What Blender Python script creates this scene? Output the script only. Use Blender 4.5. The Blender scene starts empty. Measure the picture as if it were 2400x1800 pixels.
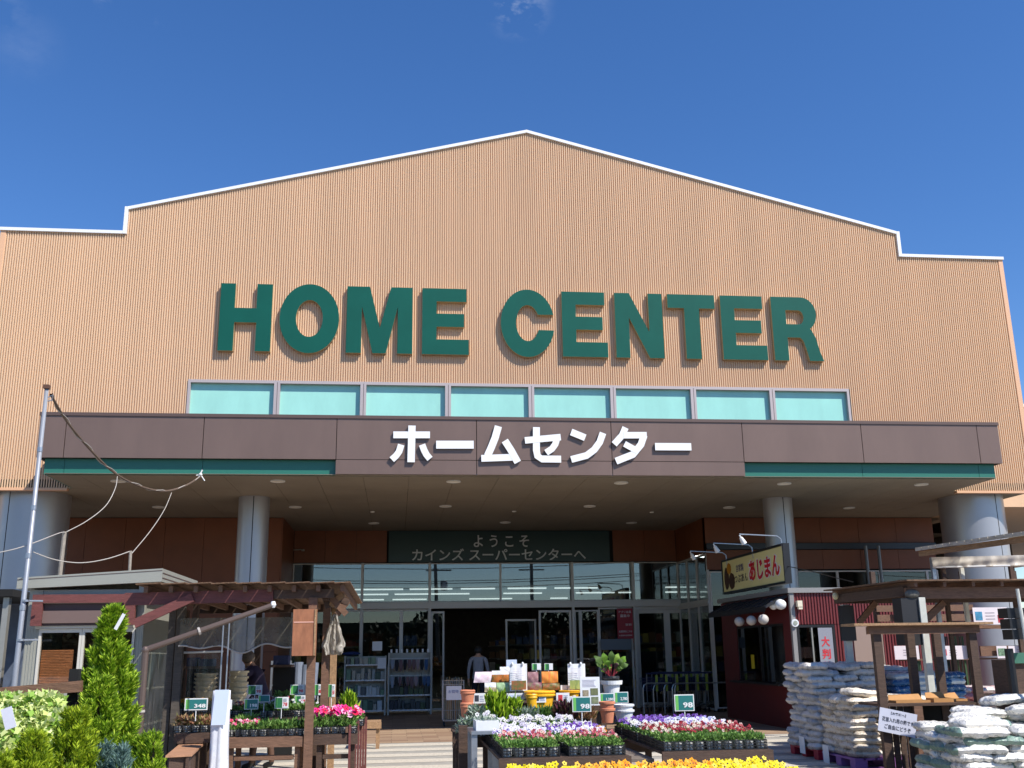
import bpy, math, random
import numpy as np
from mathutils import Vector, Matrix
random.seed(7); RNG = np.random.default_rng(7)
S = bpy.context.scene
COL = S.collection
R_ = math.radians
# ------------------------------------------------------------------ camera
FPX = 2388.0; YAW = 0.11341; PITCH = 0.25645; ROLL = -0.014307
CAM = Vector((-2.940, -22.0, 1.6))
cy_, sy_, cp_, sp_ = math.cos(YAW), math.sin(YAW), math.cos(PITCH), math.sin(PITCH)
FW = Vector((sy_*cp_, cy_*cp_, sp_)); RT = Vector((cy_, -sy_, 0)); UP = RT.cross(FW)
RT2 = math.cos(ROLL)*RT + math.sin(ROLL)*UP; UP2 = -math.sin(ROLL)*RT + math.cos(ROLL)*UP
cam = bpy.data.cameras.new('camera'); camo = bpy.data.objects.new('camera', cam); COL.objects.link(camo)
m3 = Matrix((RT2, UP2, -FW)).transposed()
camo.matrix_world = Matrix.Translation(CAM) @ m3.to_4x4()
cam.sensor_fit = 'HORIZONTAL'; cam.sensor_width = 36.0; cam.lens = FPX/2400*36; cam.clip_start = .1; cam.clip_end = 3000
S.camera = camo
# ------------------------------------------------------------------ sun, sky, exposure
SUN = Vector((1.04, -1.0, 1.64)).normalized()
sl = bpy.data.lights.new('sun', 'SUN'); sl.energy = 4.3; sl.angle = R_(.5); sl.color = (1, .95, .87)
so = bpy.data.objects.new('sun', sl); COL.objects.link(so); so.rotation_euler = SUN.to_track_quat('Z', 'Y').to_euler()
W = bpy.data.worlds.new("World"); S.world = W; W.use_nodes = True
wt = W.node_tree; wn = wt.nodes; wl = wt.links
bg = wn['Background']; sky = wn.new('ShaderNodeTexSky'); sky.sky_type = 'NISHITA'; sky.sun_disc = False
sky.sun_elevation = math.asin(SUN.z); sky.sun_rotation = math.atan2(SUN.x, SUN.y)
sky.air_density = 1.0; sky.dust_density = .1; sky.ozone_density = 5.0; sky.altitude = 100
bg.inputs['Strength'].default_value = .113
def rayd(px, py):
    px = float(px); py = float(py)
    return (FW + (px-1200)/FPX*RT2 + (900-py)/FPX*UP2)
def wisps():
    tc = wn.new('ShaderNodeTexCoord'); last = None
    nz = wn.new('ShaderNodeTexNoise'); nz.inputs['Scale'].default_value = 16; nz.inputs['Detail'].default_value = 6; nz.inputs['Roughness'].default_value = .6
    mp = wn.new('ShaderNodeMapping'); mp.inputs['Scale'].default_value = (1, 1, 1.8)
    wl.new(tc.outputs['Generated'], mp.inputs[0]); wl.new(mp.outputs[0], nz.inputs['Vector'])
    for px, py, rad, amp in ((1215, 8, .038, 1.6), (345, 35, .014, .6), (30, 25, .018, .3), (60, 105, .04, .14), (240, 0, .01, .5)):
        d = rayd(px, py).normalized()
        sub = wn.new('ShaderNodeVectorMath'); sub.operation = 'DISTANCE'; sub.inputs[1].default_value = d
        wl.new(tc.outputs['Generated'], sub.inputs[0])
        mr = wn.new('ShaderNodeMapRange'); mr.interpolation_type = 'SMOOTHSTEP'
        mr.inputs['From Min'].default_value = rad; mr.inputs['From Max'].default_value = 0; mr.inputs['To Max'].default_value = amp
        wl.new(sub.outputs['Value'], mr.inputs['Value'])
        if last is None: last = mr.outputs[0]
        else:
            ad = wn.new('ShaderNodeMath'); ad.operation = 'ADD'; wl.new(last, ad.inputs[0]); wl.new(mr.outputs[0], ad.inputs[1]); last = ad.outputs[0]
    r2 = wn.new('ShaderNodeMapRange'); r2.inputs['From Min'].default_value = .42; r2.inputs['From Max'].default_value = .75; r2.inputs['To Max'].default_value = .42
    wl.new(nz.outputs['Fac'], r2.inputs['Value'])
    mu = wn.new('ShaderNodeMath'); mu.operation = 'MULTIPLY'; wl.new(last, mu.inputs[0]); wl.new(r2.outputs[0], mu.inputs[1])
    mx = wn.new('ShaderNodeMixRGB'); mx.inputs[2].default_value = (6.5, 7.0, 7.6, 1)
    hs = wn.new('ShaderNodeHueSaturation'); hs.inputs['Saturation'].default_value = 1.2; hs.inputs['Hue'].default_value = .508; wl.new(sky.outputs[0], hs.inputs['Color']); wl.new(mu.outputs[0], mx.inputs[0]); wl.new(hs.outputs[0], mx.inputs[1]); wl.new(mx.outputs[0], bg.inputs['Color'])
wisps()
S.view_settings.view_transform = 'Standard'; S.view_settings.look = 'None'; S.view_settings.exposure = .55
S.view_settings.gamma = 1; S.view_settings.use_curve_mapping = False
S.render.engine = 'CYCLES'
S.cycles.max_bounces = 8; S.cycles.transparent_max_bounces = 16; S.cycles.caustics_reflective = False; S.cycles.caustics_refractive = False
# ------------------------------------------------------------------ placing: measured image rays met with real planes
def UY(px, py, Y):
    v = rayd(px, py); return CAM + v*((Y-CAM.y)/v.y)
def UZ(px, py, Z):
    v = rayd(px, py); return CAM + v*((Z-CAM.z)/v.z)
def UX(px, py, X):
    v = rayd(px, py); return CAM + v*((X-CAM.x)/v.x)
def xat(px, Y, z):
    k = RT2 - (px-1200)/FPX*FW; return CAM.x - ((Y-CAM.y)*k.y + (z-CAM.z)*k.z)/k.x
def zat(py, Y, X):
    k = UP2 - (900-py)/FPX*FW; return CAM.z - ((Y-CAM.y)*k.y + (X-CAM.x)*k.x)/k.z
# ------------------------------------------------------------------ mesh builder
class MB:
    def __init__(s): s.V = []; s.F = []; s.I = []; s.mi = 0; s.n = 0
    def add(s, vs, fs):
        s.V.extend([tuple(v) for v in vs]); s.F.extend([tuple(i+s.n for i in f) for f in fs]); s.I.extend([s.mi]*len(fs)); s.n = len(s.V); return s
    def addnp(s, A, k=4):
        n = len(A); fs = (np.arange(n*k).reshape(n, k)+s.n).tolist()
        s.V.extend(A.reshape(-1, 3).tolist()); s.F.extend(fs); s.I.extend([s.mi]*n); s.n = len(s.V); return s
    def box(s, x0, x1, y0, y1, z0, z1):
        return s.add([(x0,y0,z0),(x1,y0,z0),(x1,y1,z0),(x0,y1,z0),(x0,y0,z1),(x1,y0,z1),(x1,y1,z1),(x0,y1,z1)],
              [(0,3,2,1),(4,5,6,7),(0,1,5,4),(1,2,6,5),(2,3,7,6),(3,0,4,7)])
    def beam(s, a, b, w, h, up=(0,0,1)):
        a = Vector(a); b = Vector(b); d = (b-a).normalized(); u = Vector(up)
        if abs(d.dot(u)) > .98: u = Vector((0,1,0))
        r = d.cross(u).normalized()*w/2; t = r.cross(d).normalized()*h/2
        return s.add([a-r-t, a+r-t, a+r+t, a-r+t, b-r-t, b+r-t, b+r+t, b-r+t], [(0,1,2,3),(7,6,5,4),(0,4,5,1),(1,5,6,2),(2,6,7,3),(3,7,4,0)])
    def tube(s, pts, r, n=8, caps=True):
        pts = [Vector(p) for p in pts]; rs = r if isinstance(r, (list, tuple)) else [r]*len(pts)
        vs = []; prev = None
        for i, p in enumerate(pts):
            d = (pts[min(i+1, len(pts)-1)]-pts[max(i-1, 0)]).normalized()
            a = prev if prev is not None and abs(prev.dot(d)) < .95 else (Vector((0,0,1)) if abs(d.z) < .9 else Vector((1,0,0)))
            u = (a-d*a.dot(d)).normalized(); prev = u; w = d.cross(u)
            for k in range(n):
                t = 2*math.pi*k/n; vs.append(p+(u*math.cos(t)+w*math.sin(t))*rs[i])
        fs = [(i*n+k, i*n+(k+1)%n, (i+1)*n+(k+1)%n, (i+1)*n+k) for i in range(len(pts)-1) for k in range(n)]
        if caps: fs += [tuple(range(n-1, -1, -1)), tuple((len(pts)-1)*n+k for k in range(n))]
        return s.add(vs, fs)
    def lathe(s, c, prof, n=20, cap=True):
        vs = [(c[0]+r*math.cos(2*math.pi*k/n), c[1]+r*math.sin(2*math.pi*k/n), c[2]+z) for r, z in prof for k in range(n)]
        fs = [(i*n+k, i*n+(k+1)%n, (i+1)*n+(k+1)%n, (i+1)*n+k) for i in range(len(prof)-1) for k in range(n)]
        if cap: fs += [tuple(range(n-1, -1, -1)), tuple((len(prof)-1)*n+k for k in range(n))]
        return s.add(vs, fs)
    def prism(s, poly, ax, a, b):
        """poly in the plane left over by axis ax, extruded from a to b"""
        def P(u, v, w): return {'y': (u, w, v), 'x': (w, u, v), 'z': (u, v, w)}[ax]
        n = len(poly); vs = [P(u, v, a) for u, v in poly]+[P(u, v, b) for u, v in poly]
        return s.add(vs, [tuple(range(n)), tuple(range(2*n-1, n-1, -1))]+[(i, i+n, (i+1)%n+n, (i+1)%n) for i in range(n)])
    def ball(s, c, rx, ry, rz, n=12, m=8):
        pr = [(math.sin(math.pi*i/m), -math.cos(math.pi*i/m)) for i in range(m+1)]
        vs = [(c[0]+rx*max(r,1e-3)*math.cos(2*math.pi*k/n), c[1]+ry*max(r,1e-3)*math.sin(2*math.pi*k/n), c[2]+rz*z) for r, z in pr for k in range(n)]
        return s.add(vs, [(i*n+k, i*n+(k+1)%n, (i+1)*n+(k+1)%n, (i+1)*n+k) for i in range(m) for k in range(n)])
    def leaves(s, P, D, L, Wd, jitter=.25):
        """rhombic leaves: base P, direction D, length L, width Wd (arrays)"""
        P = np.asarray(P, float); D = np.asarray(D, float); D = D/np.maximum(np.linalg.norm(D, axis=1, keepdims=True), 1e-6)
        n = len(P); Rn = RNG.normal(size=(n, 3)); Sd = np.cross(D, Rn); Sd /= np.maximum(np.linalg.norm(Sd, axis=1, keepdims=True), 1e-6)
        L = (np.ones(n)*L*(1+jitter*RNG.normal(size=n)))[:, None]; Wd = (np.ones(n)*Wd)[:, None]
        A = np.stack([P, P+D*L*.45+Sd*Wd/2, P+D*L, P+D*L*.45-Sd*Wd/2], axis=1)
        return s.addnp(A)
    def build(s, name, mats, parent=None, smooth=False, at=None):
        me = bpy.data.meshes.new(name); o = bpy.data.objects.new(name, me); COL.objects.link(o)
        off = Vector((0, 0, 0))
        if parent is not None:
            o.parent = parent; r = parent
            while r.parent: r = r.parent
            off = r.location
        elif at is not None: off = Vector(at); o.location = off
        V = np.array(s.V, float)-np.array(off) if s.V else np.zeros((0, 3))
        me.from_pydata(V.tolist(), [], s.F)
        if not isinstance(mats, (list, tuple)): mats = [mats]
        for m in mats: me.materials.append(m)
        if len(mats) > 1: me.polygons.foreach_set('material_index', s.I)
        if smooth: me.polygons.foreach_set('use_smooth', [True]*len(me.polygons))
        me.update(); return o
def tag(o, label, cat, group=None):
    o['label'] = label; o['category'] = cat
    if group: o['group'] = group
    return o
def thing(name, label, cat, loc, group=None):
    o = bpy.data.objects.new(name, None); o.empty_display_size = .1; COL.objects.link(o); o.location = loc
    return tag(o, label, cat, group)
def struct(o, kind='structure'): o['kind'] = kind; return o
KIDS = {}
def dup(root, loc=None, rz=0, label=None, group=None, scale=None, rot=None):
    def cp(o, par):
        c = o.copy(); COL.objects.link(c); c.parent = par
        for ch in [q for q in ALLCH(o)]: cp(ch, c)
        return c
    c = cp(root, None)
    if loc is not None: c.location = loc
    c.rotation_euler = rot if rot else (0, 0, rz)
    if scale: c.scale = scale if isinstance(scale, (tuple, list)) else (scale,)*3
    if label: c['label'] = label
    if group: c['group'] = group
    return c
def ALLCH(o): return [x for x in bpy.data.objects if x.parent == o]
ORD = ['bottom', 'second', 'third', 'fourth', 'fifth', 'sixth', 'seventh', 'eighth', 'ninth', 'tenth', 'eleventh', 'twelfth', 'thirteenth', 'fourteenth', 'fifteenth', 'sixteenth']
# ------------------------------------------------------------------ materials
def rgb(r, g, b):
    f = lambda c: ((c/255+.055)/1.055)**2.4 if c/255 > .04045 else c/255/12.92
    return (f(r), f(g), f(b))
def M(name, col, rough=.6, metal=0., noise=0., scale=4., bump=0., bscale=30., island=None, objvar=0., stretch=None, spec=.5, transl=0., emit=0., col2=None):
    m = bpy.data.materials.new(name); m.use_nodes = True; nt = m.node_tree; n = nt.nodes; l = nt.links
    b = n['Principled BSDF']; b.inputs['Roughness'].default_value = rough; b.inputs['Metallic'].default_value = metal
    b.inputs['Specular IOR Level'].default_value = spec
    b.inputs['Base Color'].default_value = (*col, 1)
    out = None
    tc = n.new('ShaderNodeTexCoord'); mp = n.new('ShaderNodeMapping'); l.new(tc.outputs['Object'], mp.inputs[0])
    if stretch: mp.inputs['Scale'].default_value = stretch
    if island:
        ge = n.new('ShaderNodeNewGeometry'); cr = n.new('ShaderNodeValToRGB'); cr.color_ramp.interpolation = 'CONSTANT' if len(island) > 3 else 'LINEAR'
        e = cr.color_ramp.elements
        while len(e) < len(island): e.new(.5)
        for i, c in enumerate(island): e[i].position = i/(len(island)-(0 if len(island) > 3 else 1)); e[i].color = (*c, 1)
        l.new(ge.outputs['Random Per Island'], cr.inputs[0]); out = cr.outputs[0]
    if noise:
        nz = n.new('ShaderNodeTexNoise'); nz.inputs['Scale'].default_value = scale; nz.inputs['Detail'].default_value = 6; nz.inputs['Roughness'].default_value = .65
        l.new(mp.outputs[0], nz.inputs['Vector'])
        mx = n.new('ShaderNodeMixRGB'); mx.blend_type = 'MIX' if col2 else 'MULTIPLY'
        mr = n.new('ShaderNodeMapRange'); mr.inputs['From Min'].default_value = .3; mr.inputs['From Max'].default_value = .7
        l.new(nz.outputs['Fac'], mr.inputs['Value'])
        if col2:
            mx.inputs[2].default_value = (*col2, 1); mr.inputs['To Max'].default_value = noise; l.new(mr.outputs[0], mx.inputs[0])
        else:
            mx.inputs[0].default_value = 1; mr.inputs['To Min'].default_value = 1-noise; mr.inputs['To Max'].default_value = 1+noise*.6
            l.new(mr.outputs[0], mx.inputs[2])
        if out: l.new(out, mx.inputs[1])
        else: mx.inputs[1].default_value = (*col, 1)
        out = mx.outputs[0]
    if objvar:
        oi = n.new('ShaderNodeObjectInfo'); mr = n.new('ShaderNodeMapRange'); mr.inputs['To Min'].default_value = 1-objvar; mr.inputs['To Max'].default_value = 1+objvar*.5
        l.new(oi.outputs['Random'], mr.inputs['Value']); mx = n.new('ShaderNodeMixRGB'); mx.blend_type = 'MULTIPLY'; mx.inputs[0].default_value = 1
        if out: l.new(out, mx.inputs[1])
        else: mx.inputs[1].default_value = (*col, 1)
        l.new(mr.outputs[0], mx.inputs[2]); out = mx.outputs[0]
    if out: l.new(out, b.inputs['Base Color'])
    if bump:
        nb = n.new('ShaderNodeTexNoise'); nb.inputs['Scale'].default_value = bscale; nb.inputs['Detail'].default_value = 5; l.new(mp.outputs[0], nb.inputs['Vector'])
        bp = n.new('ShaderNodeBump'); bp.inputs['Strength'].default_value = bump; bp.inputs['Distance'].default_value = .02
        l.new(nb.outputs['Fac'], bp.inputs['Height']); l.new(bp.outputs[0], b.inputs['Normal'])
    if transl:
        t = n.new('ShaderNodeBsdfTranslucent'); ms = n.new('ShaderNodeMixShader'); ms.inputs[0].default_value = transl
        if out: l.new(out, t.inputs['Color'])
        else: t.inputs['Color'].default_value = (*col, 1)
        l.new(b.outputs[0], ms.inputs[1]); l.new(t.outputs[0], ms.inputs[2]); l.new(ms.outputs[0], n['Material Output'].inputs['Surface'])
    if emit:
        b.inputs['Emission Color'].default_value = (*col, 1); b.inputs['Emission Strength'].default_value = emit
    return m
def glass(name, refl=.1, tint=(.8, .85, .85), rough=0., ior=1.5):
    m = bpy.data.materials.new(name); m.use_nodes = True; nt = m.node_tree; n = nt.nodes; l = nt.links; n.clear()
    o = n.new('ShaderNodeOutputMaterial'); g = n.new('ShaderNodeBsdfGlossy'); g.inputs['Roughness'].default_value = rough
    t = n.new('ShaderNodeBsdfTransparent'); t.inputs[0].default_value = (*tint, 1); fr = n.new('ShaderNodeFresnel'); ge = n.new('ShaderNodeNewGeometry'); ir = n.new('ShaderNodeMapRange'); ir.inputs['To Min'].default_value = ior; ir.inputs['To Max'].default_value = 1/ior; l.new(ge.outputs['Backfacing'], ir.inputs['Value']); l.new(ir.outputs[0], fr.inputs[0])
    ad = n.new('ShaderNodeMath'); ad.operation = 'ADD'; ad.use_clamp = True; ad.inputs[1].default_value = refl; l.new(fr.outputs[0], ad.inputs[0])
    mx = n.new('ShaderNodeMixShader'); l.new(ad.outputs[0], mx.inputs[0]); l.new(t.outputs[0], mx.inputs[1]); l.new(g.outputs[0], mx.inputs[2]); l.new(mx.outputs[0], o.inputs[0])
    return m
WOOD = M('brown_wood', rgb(120, 88, 68), .75, noise=.35, scale=9, stretch=(1, 1, 6), bump=.3, bscale=25)
WOODL = M('weathered_board', rgb(165, 130, 95), .8, noise=.4, scale=7, stretch=(6, 1, 6), bump=.3)
WOODD = M('dark_stained_wood', rgb(82, 62, 50), .75, noise=.35, scale=9, stretch=(1, 1, 5), bump=.3)
WOODR = M('red_brown_wood', rgb(112, 62, 58), .7, noise=.3, scale=9, stretch=(1, 1, 5), bump=.2)
STEEL = M('galvanised_steel', rgb(170, 175, 182), .38, metal=.7, noise=.15, scale=20)
ALU = M('aluminium_frame', rgb(165, 163, 155), .4, metal=.5, noise=.08, scale=6)
WHITE = M('white_paint', (.78, .78, .76), .5, noise=.06, scale=8)
BLACKP = M('black_plastic', (.012, .012, .013), .45, noise=.2, scale=20)
DARK = M('dark_gap', (.008, .008, .008), .9)
PAPER = M('white_card', (.78, .79, .8), .6, noise=.05, scale=10)
def text_mb(body, P0, ux, uz, w, h, thick=.004, bold=0., dens=4):
    """writing as mesh: fitted into a w x h box whose lower-left corner is P0, along ux and uz, standing off along ux x uz"""
    c = bpy.data.curves.new('writing', 'FONT'); c.body = body; c.offset = bold; c.resolution_u = dens; c.align_x = 'LEFT'
    o = bpy.data.objects.new('writing', c); COL.objects.link(o)
    dg = bpy.context.evaluated_depsgraph_get(); me = bpy.data.meshes.new_from_object(o.evaluated_get(dg))
    n = len(me.vertices); co = np.zeros(n*3); me.vertices.foreach_get('co', co); co = co.reshape(-1, 3)
    fs = [tuple(p.vertices) for p in me.polygons]
    bpy.data.objects.remove(o); bpy.data.curves.remove(c); bpy.data.meshes.remove(me)
    lo = co.min(0); hi = co.max(0); u = (co[:, 0]-lo[0])/(hi[0]-lo[0])*w; v = (co[:, 1]-lo[1])/(hi[1]-lo[1])*h
    ux = np.array(Vector(ux).normalized()); uz = np.array(Vector(uz).normalized()); nn = np.cross(ux, uz)*thick
    return (np.array(P0)+nn+u[:, None]*ux+v[:, None]*uz), fs
def card(name, mat, parent, P0, ux, uz, w, h, t=.004, off=0.):
    """thin board: lower-left corner P0, face towards ux x uz"""
    ux = Vector(ux).normalized(); uz = Vector(uz).normalized(); n = ux.cross(uz); p = Vector(P0)+n*off
    mb = MB(); a = [p, p+ux*w, p+ux*w+uz*h, p+uz*h]; b = [q+n*t for q in a]
    mb.add(a+b, [(3,2,1,0),(4,5,6,7),(0,1,5,4),(1,2,6,5),(2,3,7,6),(3,0,4,7)])
    return mb.build(name, mat, parent)
# ================================================================== GROUND
def ground():
    gm = M('asphalt', rgb(120, 117, 113), .9, noise=.25, scale=3, bump=.3, bscale=120)
    g = MB(); g.add([(-300,-300,0),(300,-300,0),(300,300,0),(-300,300,0)], [(0,1,2,3)]); struct(g.build('ground', gm))
    # paving: warm tiles laid in strips with slightly different browns
    pm = bpy.data.materials.new('brown_paving'); pm.use_nodes = True; nt = pm.node_tree; n = nt.nodes; l = nt.links
    tc = n.new('ShaderNodeTexCoord'); br = n.new('ShaderNodeTexBrick'); l.new(tc.outputs['Object'], br.inputs['Vector'])
    br.inputs['Scale'].default_value = 1.0; br.inputs['Brick Width'].default_value = .6; br.inputs['Row Height'].default_value = .3; br.inputs['Mortar Size'].default_value = .006
    br.inputs['Color1'].default_value = (*rgb(180,152,124),1); br.inputs['Color2'].default_value = (*rgb(150,120,97),1); br.inputs['Mortar'].default_value = (*rgb(120,100,82),1)
    nz = n.new('ShaderNodeTexNoise'); nz.inputs['Scale'].default_value = 30; l.new(tc.outputs['Object'], nz.inputs['Vector'])
    mx = n.new('ShaderNodeMixRGB'); mx.blend_type = 'MULTIPLY'; mx.inputs[0].default_value = .35; l.new(br.outputs['Color'], mx.inputs[1]); l.new(nz.outputs['Fac'], mx.inputs[2])
    l.new(mx.outputs[0], n['Principled BSDF'].inputs['Base Color']); n['Principled BSDF'].inputs['Roughness'].default_value = .75
    p = MB(); p.add([(-13,-2.2,.004),(13,-2.2,.004),(13,7.6,.004),(-13,7.6,.004)], [(0,1,2,3)]); struct(p.build('pavement', pm))
    cm = M('pale_concrete', rgb(160, 155, 145), .85, noise=.2, scale=5, bump=.2, bscale=90)
    c = MB(); c.add([(-16,-20,.004),(14,-20,.004),(14,-2.2,.004),(-16,-2.2,.004)], [(0,1,2,3)]); struct(c.build('road', cm))
    zm = M('worn_white_paint', rgb(214, 205, 188), .8, noise=.8, scale=26, col2=rgb(160, 150, 134), bump=.2, bscale=60)
    z = MB()
    for k in range(10):
        y = -2.42-.93*k; z.add([(-8,y-.5,.008),(9,y-.5,.008),(9,y,.008),(-8,y,.008)], [(0,1,2,3)])
    o = z.build('road_markings', zm); struct(o)
ground()
# ================================================================== THE STORE
store = thing('store_building', 'large tan corrugated home centre with a stepped white-edged gable and brown entrance canopy', 'building', (0, 0, 0))
SIDING = M('tan_siding', rgb(223, 189, 155), .55, noise=.06, scale=.9, stretch=(1.6, 1, .12), spec=.25)
TRIMW = M('white_trim', (.82, .83, .84), .4)
FASC = M('brown_fascia_panel', rgb(122, 100, 90), .40, metal=.25, noise=.10, scale=1.6, stretch=(1, 1, .3), bump=.08, bscale=1.2)
FASCD = M('brown_cap_flashing', rgb(98, 80, 74), .5, metal=.2)
GREEN = M('green_panel', rgb(45, 112, 96), .4, spec=.5)
SOFFIT = M('soffit_panel', rgb(142, 134, 120), .7, noise=.15, scale=.6)
TERRA = M('terracotta_panel', rgb(120, 68, 38), .55, noise=.15, scale=1.5)
HX, EX, ZB = 9.094, 11.734, 5.02
def topz(x):
    x = abs(x)
    return 10.80 if x > HX else 13.70-(13.70-11.38)*x/HX
def siding():
    mb = MB(); P = .0518; n0 = int(-EX/P); prof = ((0, -.020), (.42, -.020), (.50, .008), (.92, .008))
    pts = []
    x = -EX+.10
    while x < EX-.10:
        for f, y in prof: pts.append((x+f*P, y))
        x += P
    for a, b in zip(pts[:-1], pts[1:]):
        xm = (a[0]+b[0])/2
        zb = 7.40 if -7.50 < xm < 7.48 else ZB
        if a[0] < HX < b[0] or a[0] < -HX < b[0]: zt0 = zt1 = 10.80
        else: zt0, zt1 = topz(a[0]), topz(b[0])
        mb.add([(a[0], a[1], zb), (b[0], b[1], zb), (b[0], b[1], zt1), (a[0], a[1], zt0)], [(0,1,2,3)])
    return mb.build('wall', SIDING, store)
siding()
m = MB(); fl = M('corner_flashing', rgb(226, 178, 140), .5)
for s in (-1, 1):
    m = MB(); m.box(min(s*EX, s*(EX-.11)), max(s*EX, s*(EX-.11)), -.03, .1, ZB, 10.78); m.box(min(s*EX, s*(EX-.02)), max(s*EX, s*(EX-.02)), .1, 30, ZB, 10.78)
    m.box(min(s*EX, s*9.8), max(s*EX, s*9.8), -.03, .1, ZB-.05, ZB-.0005); m.build('corner_trim', fl, store)
# white coping that follows the stepped gable
m = MB(); H = .072; yf, yb = -.06, .3
def cop(x0, z0, x1, z1):
    m.add([(x0,yf,z0-H),(x1,yf,z1-H),(x1,yf,z1),(x0,yf,z0),(x0,yb,z0-H),(x1,yb,z1-H),(x1,yb,z1),(x0,yb,z0)], [(0,1,2,3),(4,7,6,5),(3,2,6,7),(0,4,5,1),(0,3,7,4),(1,5,6,2)])
cop(-EX-.02, 10.806, -HX-.04, 10.806); cop(HX+.04, 10.806, EX+.02, 10.806); cop(-HX, 11.385, 0, 13.716); cop(0, 13.716, HX, 11.385)
for s in (-1, 1): m.box(s*HX-.04, s*HX+.04, yf-.004, yb, 10.806-H, 11.388)
m.build('coping', TRIMW, store)
m = MB(); m.add([(-HX, .05, 11.3), (0, .05, 13.63), (HX, .05, 11.3), (HX, 30, 11.3), (0, 30, 13.63), (-HX, 30, 11.3)], [(0,1,4,5),(1,2,3,4)])
m.add([(-EX,.1,10.72),(-HX,.1,10.72),(-HX,30,10.72),(-EX,30,10.72),(HX,.1,10.72),(EX,.1,10.72),(EX,30,10.72),(HX,30,10.72)], [(0,1,2,3),(4,5,6,7)])
m.build('roof', M('roof_sheet', rgb(150,150,150), .6), store)
# lower wings seen at the edges
for a, b in ((EX+.02, 26), (-26, -EX-.02)): wg = MB().box(a, b, 3.0, 30, ZB+.05, 7.75).build('side_wing', SIDING, store); MB().box(a, b, 2.94, 3.2, 7.755, 7.84).build('coping', TRIMW, wg)
# clerestory windows
WX0, WW = -7.478, 1.866
frm = M('mauve_frame', rgb(186, 174, 172), .45, metal=.2); aqua = M('aqua_pane', rgb(162, 220, 206), .12, noise=.12, scale=1.1, stretch=(1,1,.4), spec=.6)
for k in range(8):
    x0 = WX0+k*WW+(0 if k else -.02); x1 = WX0+(k+1)*WW; m = MB()
    a = .055 if k == 0 else .075; b = .055 if k == 7 else .055
    m.box(x0, x0+a, -.035, .14, 6.0, 7.40); m.box(x1-b, x1, -.035, .14, 6.0, 7.40); m.box(x0+a, x1-b, -.035, .14, 7.335, 7.40)
    m.box(x0+a, x1-b, -.030, .14, 6.0, 6.50)
    f = m.build('window', frm, store); g = MB(); g.box(x0+a, x1-b, .062, .07, 6.50, 7.335); g.build('pane', aqua, f)
    if k: g = MB(); g.box(x0+.012, x0+.022, -.038, .0, 6.5, 7.36); g.build('seam', FASCD, f)
# canopy: brown fascia panels with joints, cap, green strips, soffit
FX, CY = 9.864, -1.831
sm = [-FX] + [UY(px, 1030, CY).x for px in (152, 476)] + [-4.177, UY(1117, 1030, CY).x, UY(1433, 1030, CY).x, 4.177] + [UY(px, 1030, CY).x for px in (2020, 2292)] + [FX]
canopy = MB().box(-FX+.03, FX-.03, CY+.05, -.02, 5.335, 6.10).build('canopy', DARK, store)
m = MB(); g = .007
for a, b in zip(sm[:-1], sm[1:]):
    m.box(a+(0 if a == -FX else g), b-(0 if b == FX else g), CY, CY+.045, 5.33, 6.155)
for a, b in zip(sm[3:6], sm[4:7]): m.box(a+g*(a > -4.17), b-g*(b < 4.17), CY, CY+.045, 5.033, 5.318)
for s in (-1, 1): m.box(min(s*FX, s*(FX-.04)), max(s*FX, s*(FX-.04)), CY+.047, -.02, 5.33, 6.155)
m.box(-4.177, -4.14, CY+.047, CY+.2, 5.033, 5.32); m.box(4.14, 4.177, CY+.047, CY+.2, 5.033, 5.32)
m.build('fascia_panel', FASC, canopy)
MB().box(-FX-.015, FX+.015, CY-.02, -.01, 6.157, 6.222).build('cap_flashing', FASCD, canopy)
m = MB()
gs = [-9.74, sm[1], sm[2], -4.18]; gs2 = [4.18, sm[7], sm[8], 9.74]
for q, s in ((gs, -1), (gs2, 1)):
    m = MB()
    for a, b in zip(q[:-1], q[1:]): m.box(a+.004, b-.004, CY+.125, CY+.165, 5.026, 5.33)
    m.box(min(s*9.74, s*9.70), max(s*9.74, s*9.70), CY+.167, -.02, 5.026, 5.33); m.build('green_panel', GREEN, canopy)
# soffit: boards with thin joints
m = MB(); y = CY+.16; xs = [i*.91 for i in range(-11, 12)]
m.box(-9.70, 9.70, CY+.05, 0.0, 5.028, 5.034)
ys = [CY+.17, 0, 1.82, 3.64, 5.46, 7.74]
for i in range(-13, 13):
    for a, b in zip(ys[:-1], ys[1:]):
        x0, x1 = max(i*.91, -11.7), min((i+1)*.91, 11.7)
        if b <= 0: x0, x1 = max(x0, -9.69), min(x1, 9.69)
        if x1-x0 > .02: m.box(x0+.004, x1-.004, a+.004, b-.004, 5.012, 5.0275)
m.build('soffit', SOFFIT, canopy)
MB().box(-11.7, 11.7, 0.0, 7.8, 5.04, 5.2).build('soffit_backing', DARK, canopy)
dl = M('downlight_diffuser', rgb(235, 232, 220), .5, emit=0)
def ring(px, py, r, nm='downlight'):
    c = UZ(px, py, 5.01); m = MB(); m.lathe((c.x, c.y, 4.992), [(r*.8, .016), (r*.84, .0), (r, .0), (r, .02)], 18, cap=False); m.mi = 1
    m.lathe((c.x, c.y, 5.0), [(r*.80, 0), (r*.80, .008)], 18); m.build(nm, [WHITE, dl], canopy)
for px, py in ((277,1127),(651,1127),(1063,1128),(1456,1131),(1838,1133),(2159,1135),(372,1188),(692,1188),(1044,1186),(1382,1186),(1709,1189),(1990,1190),(876,1226),(1184,1224),(1480,1225)): ring(px, py, .15)
for px, py in ((873,1199),(1205,1198),(1527,1200)): ring(px, py, .055, 'sprinkler_head')
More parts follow.
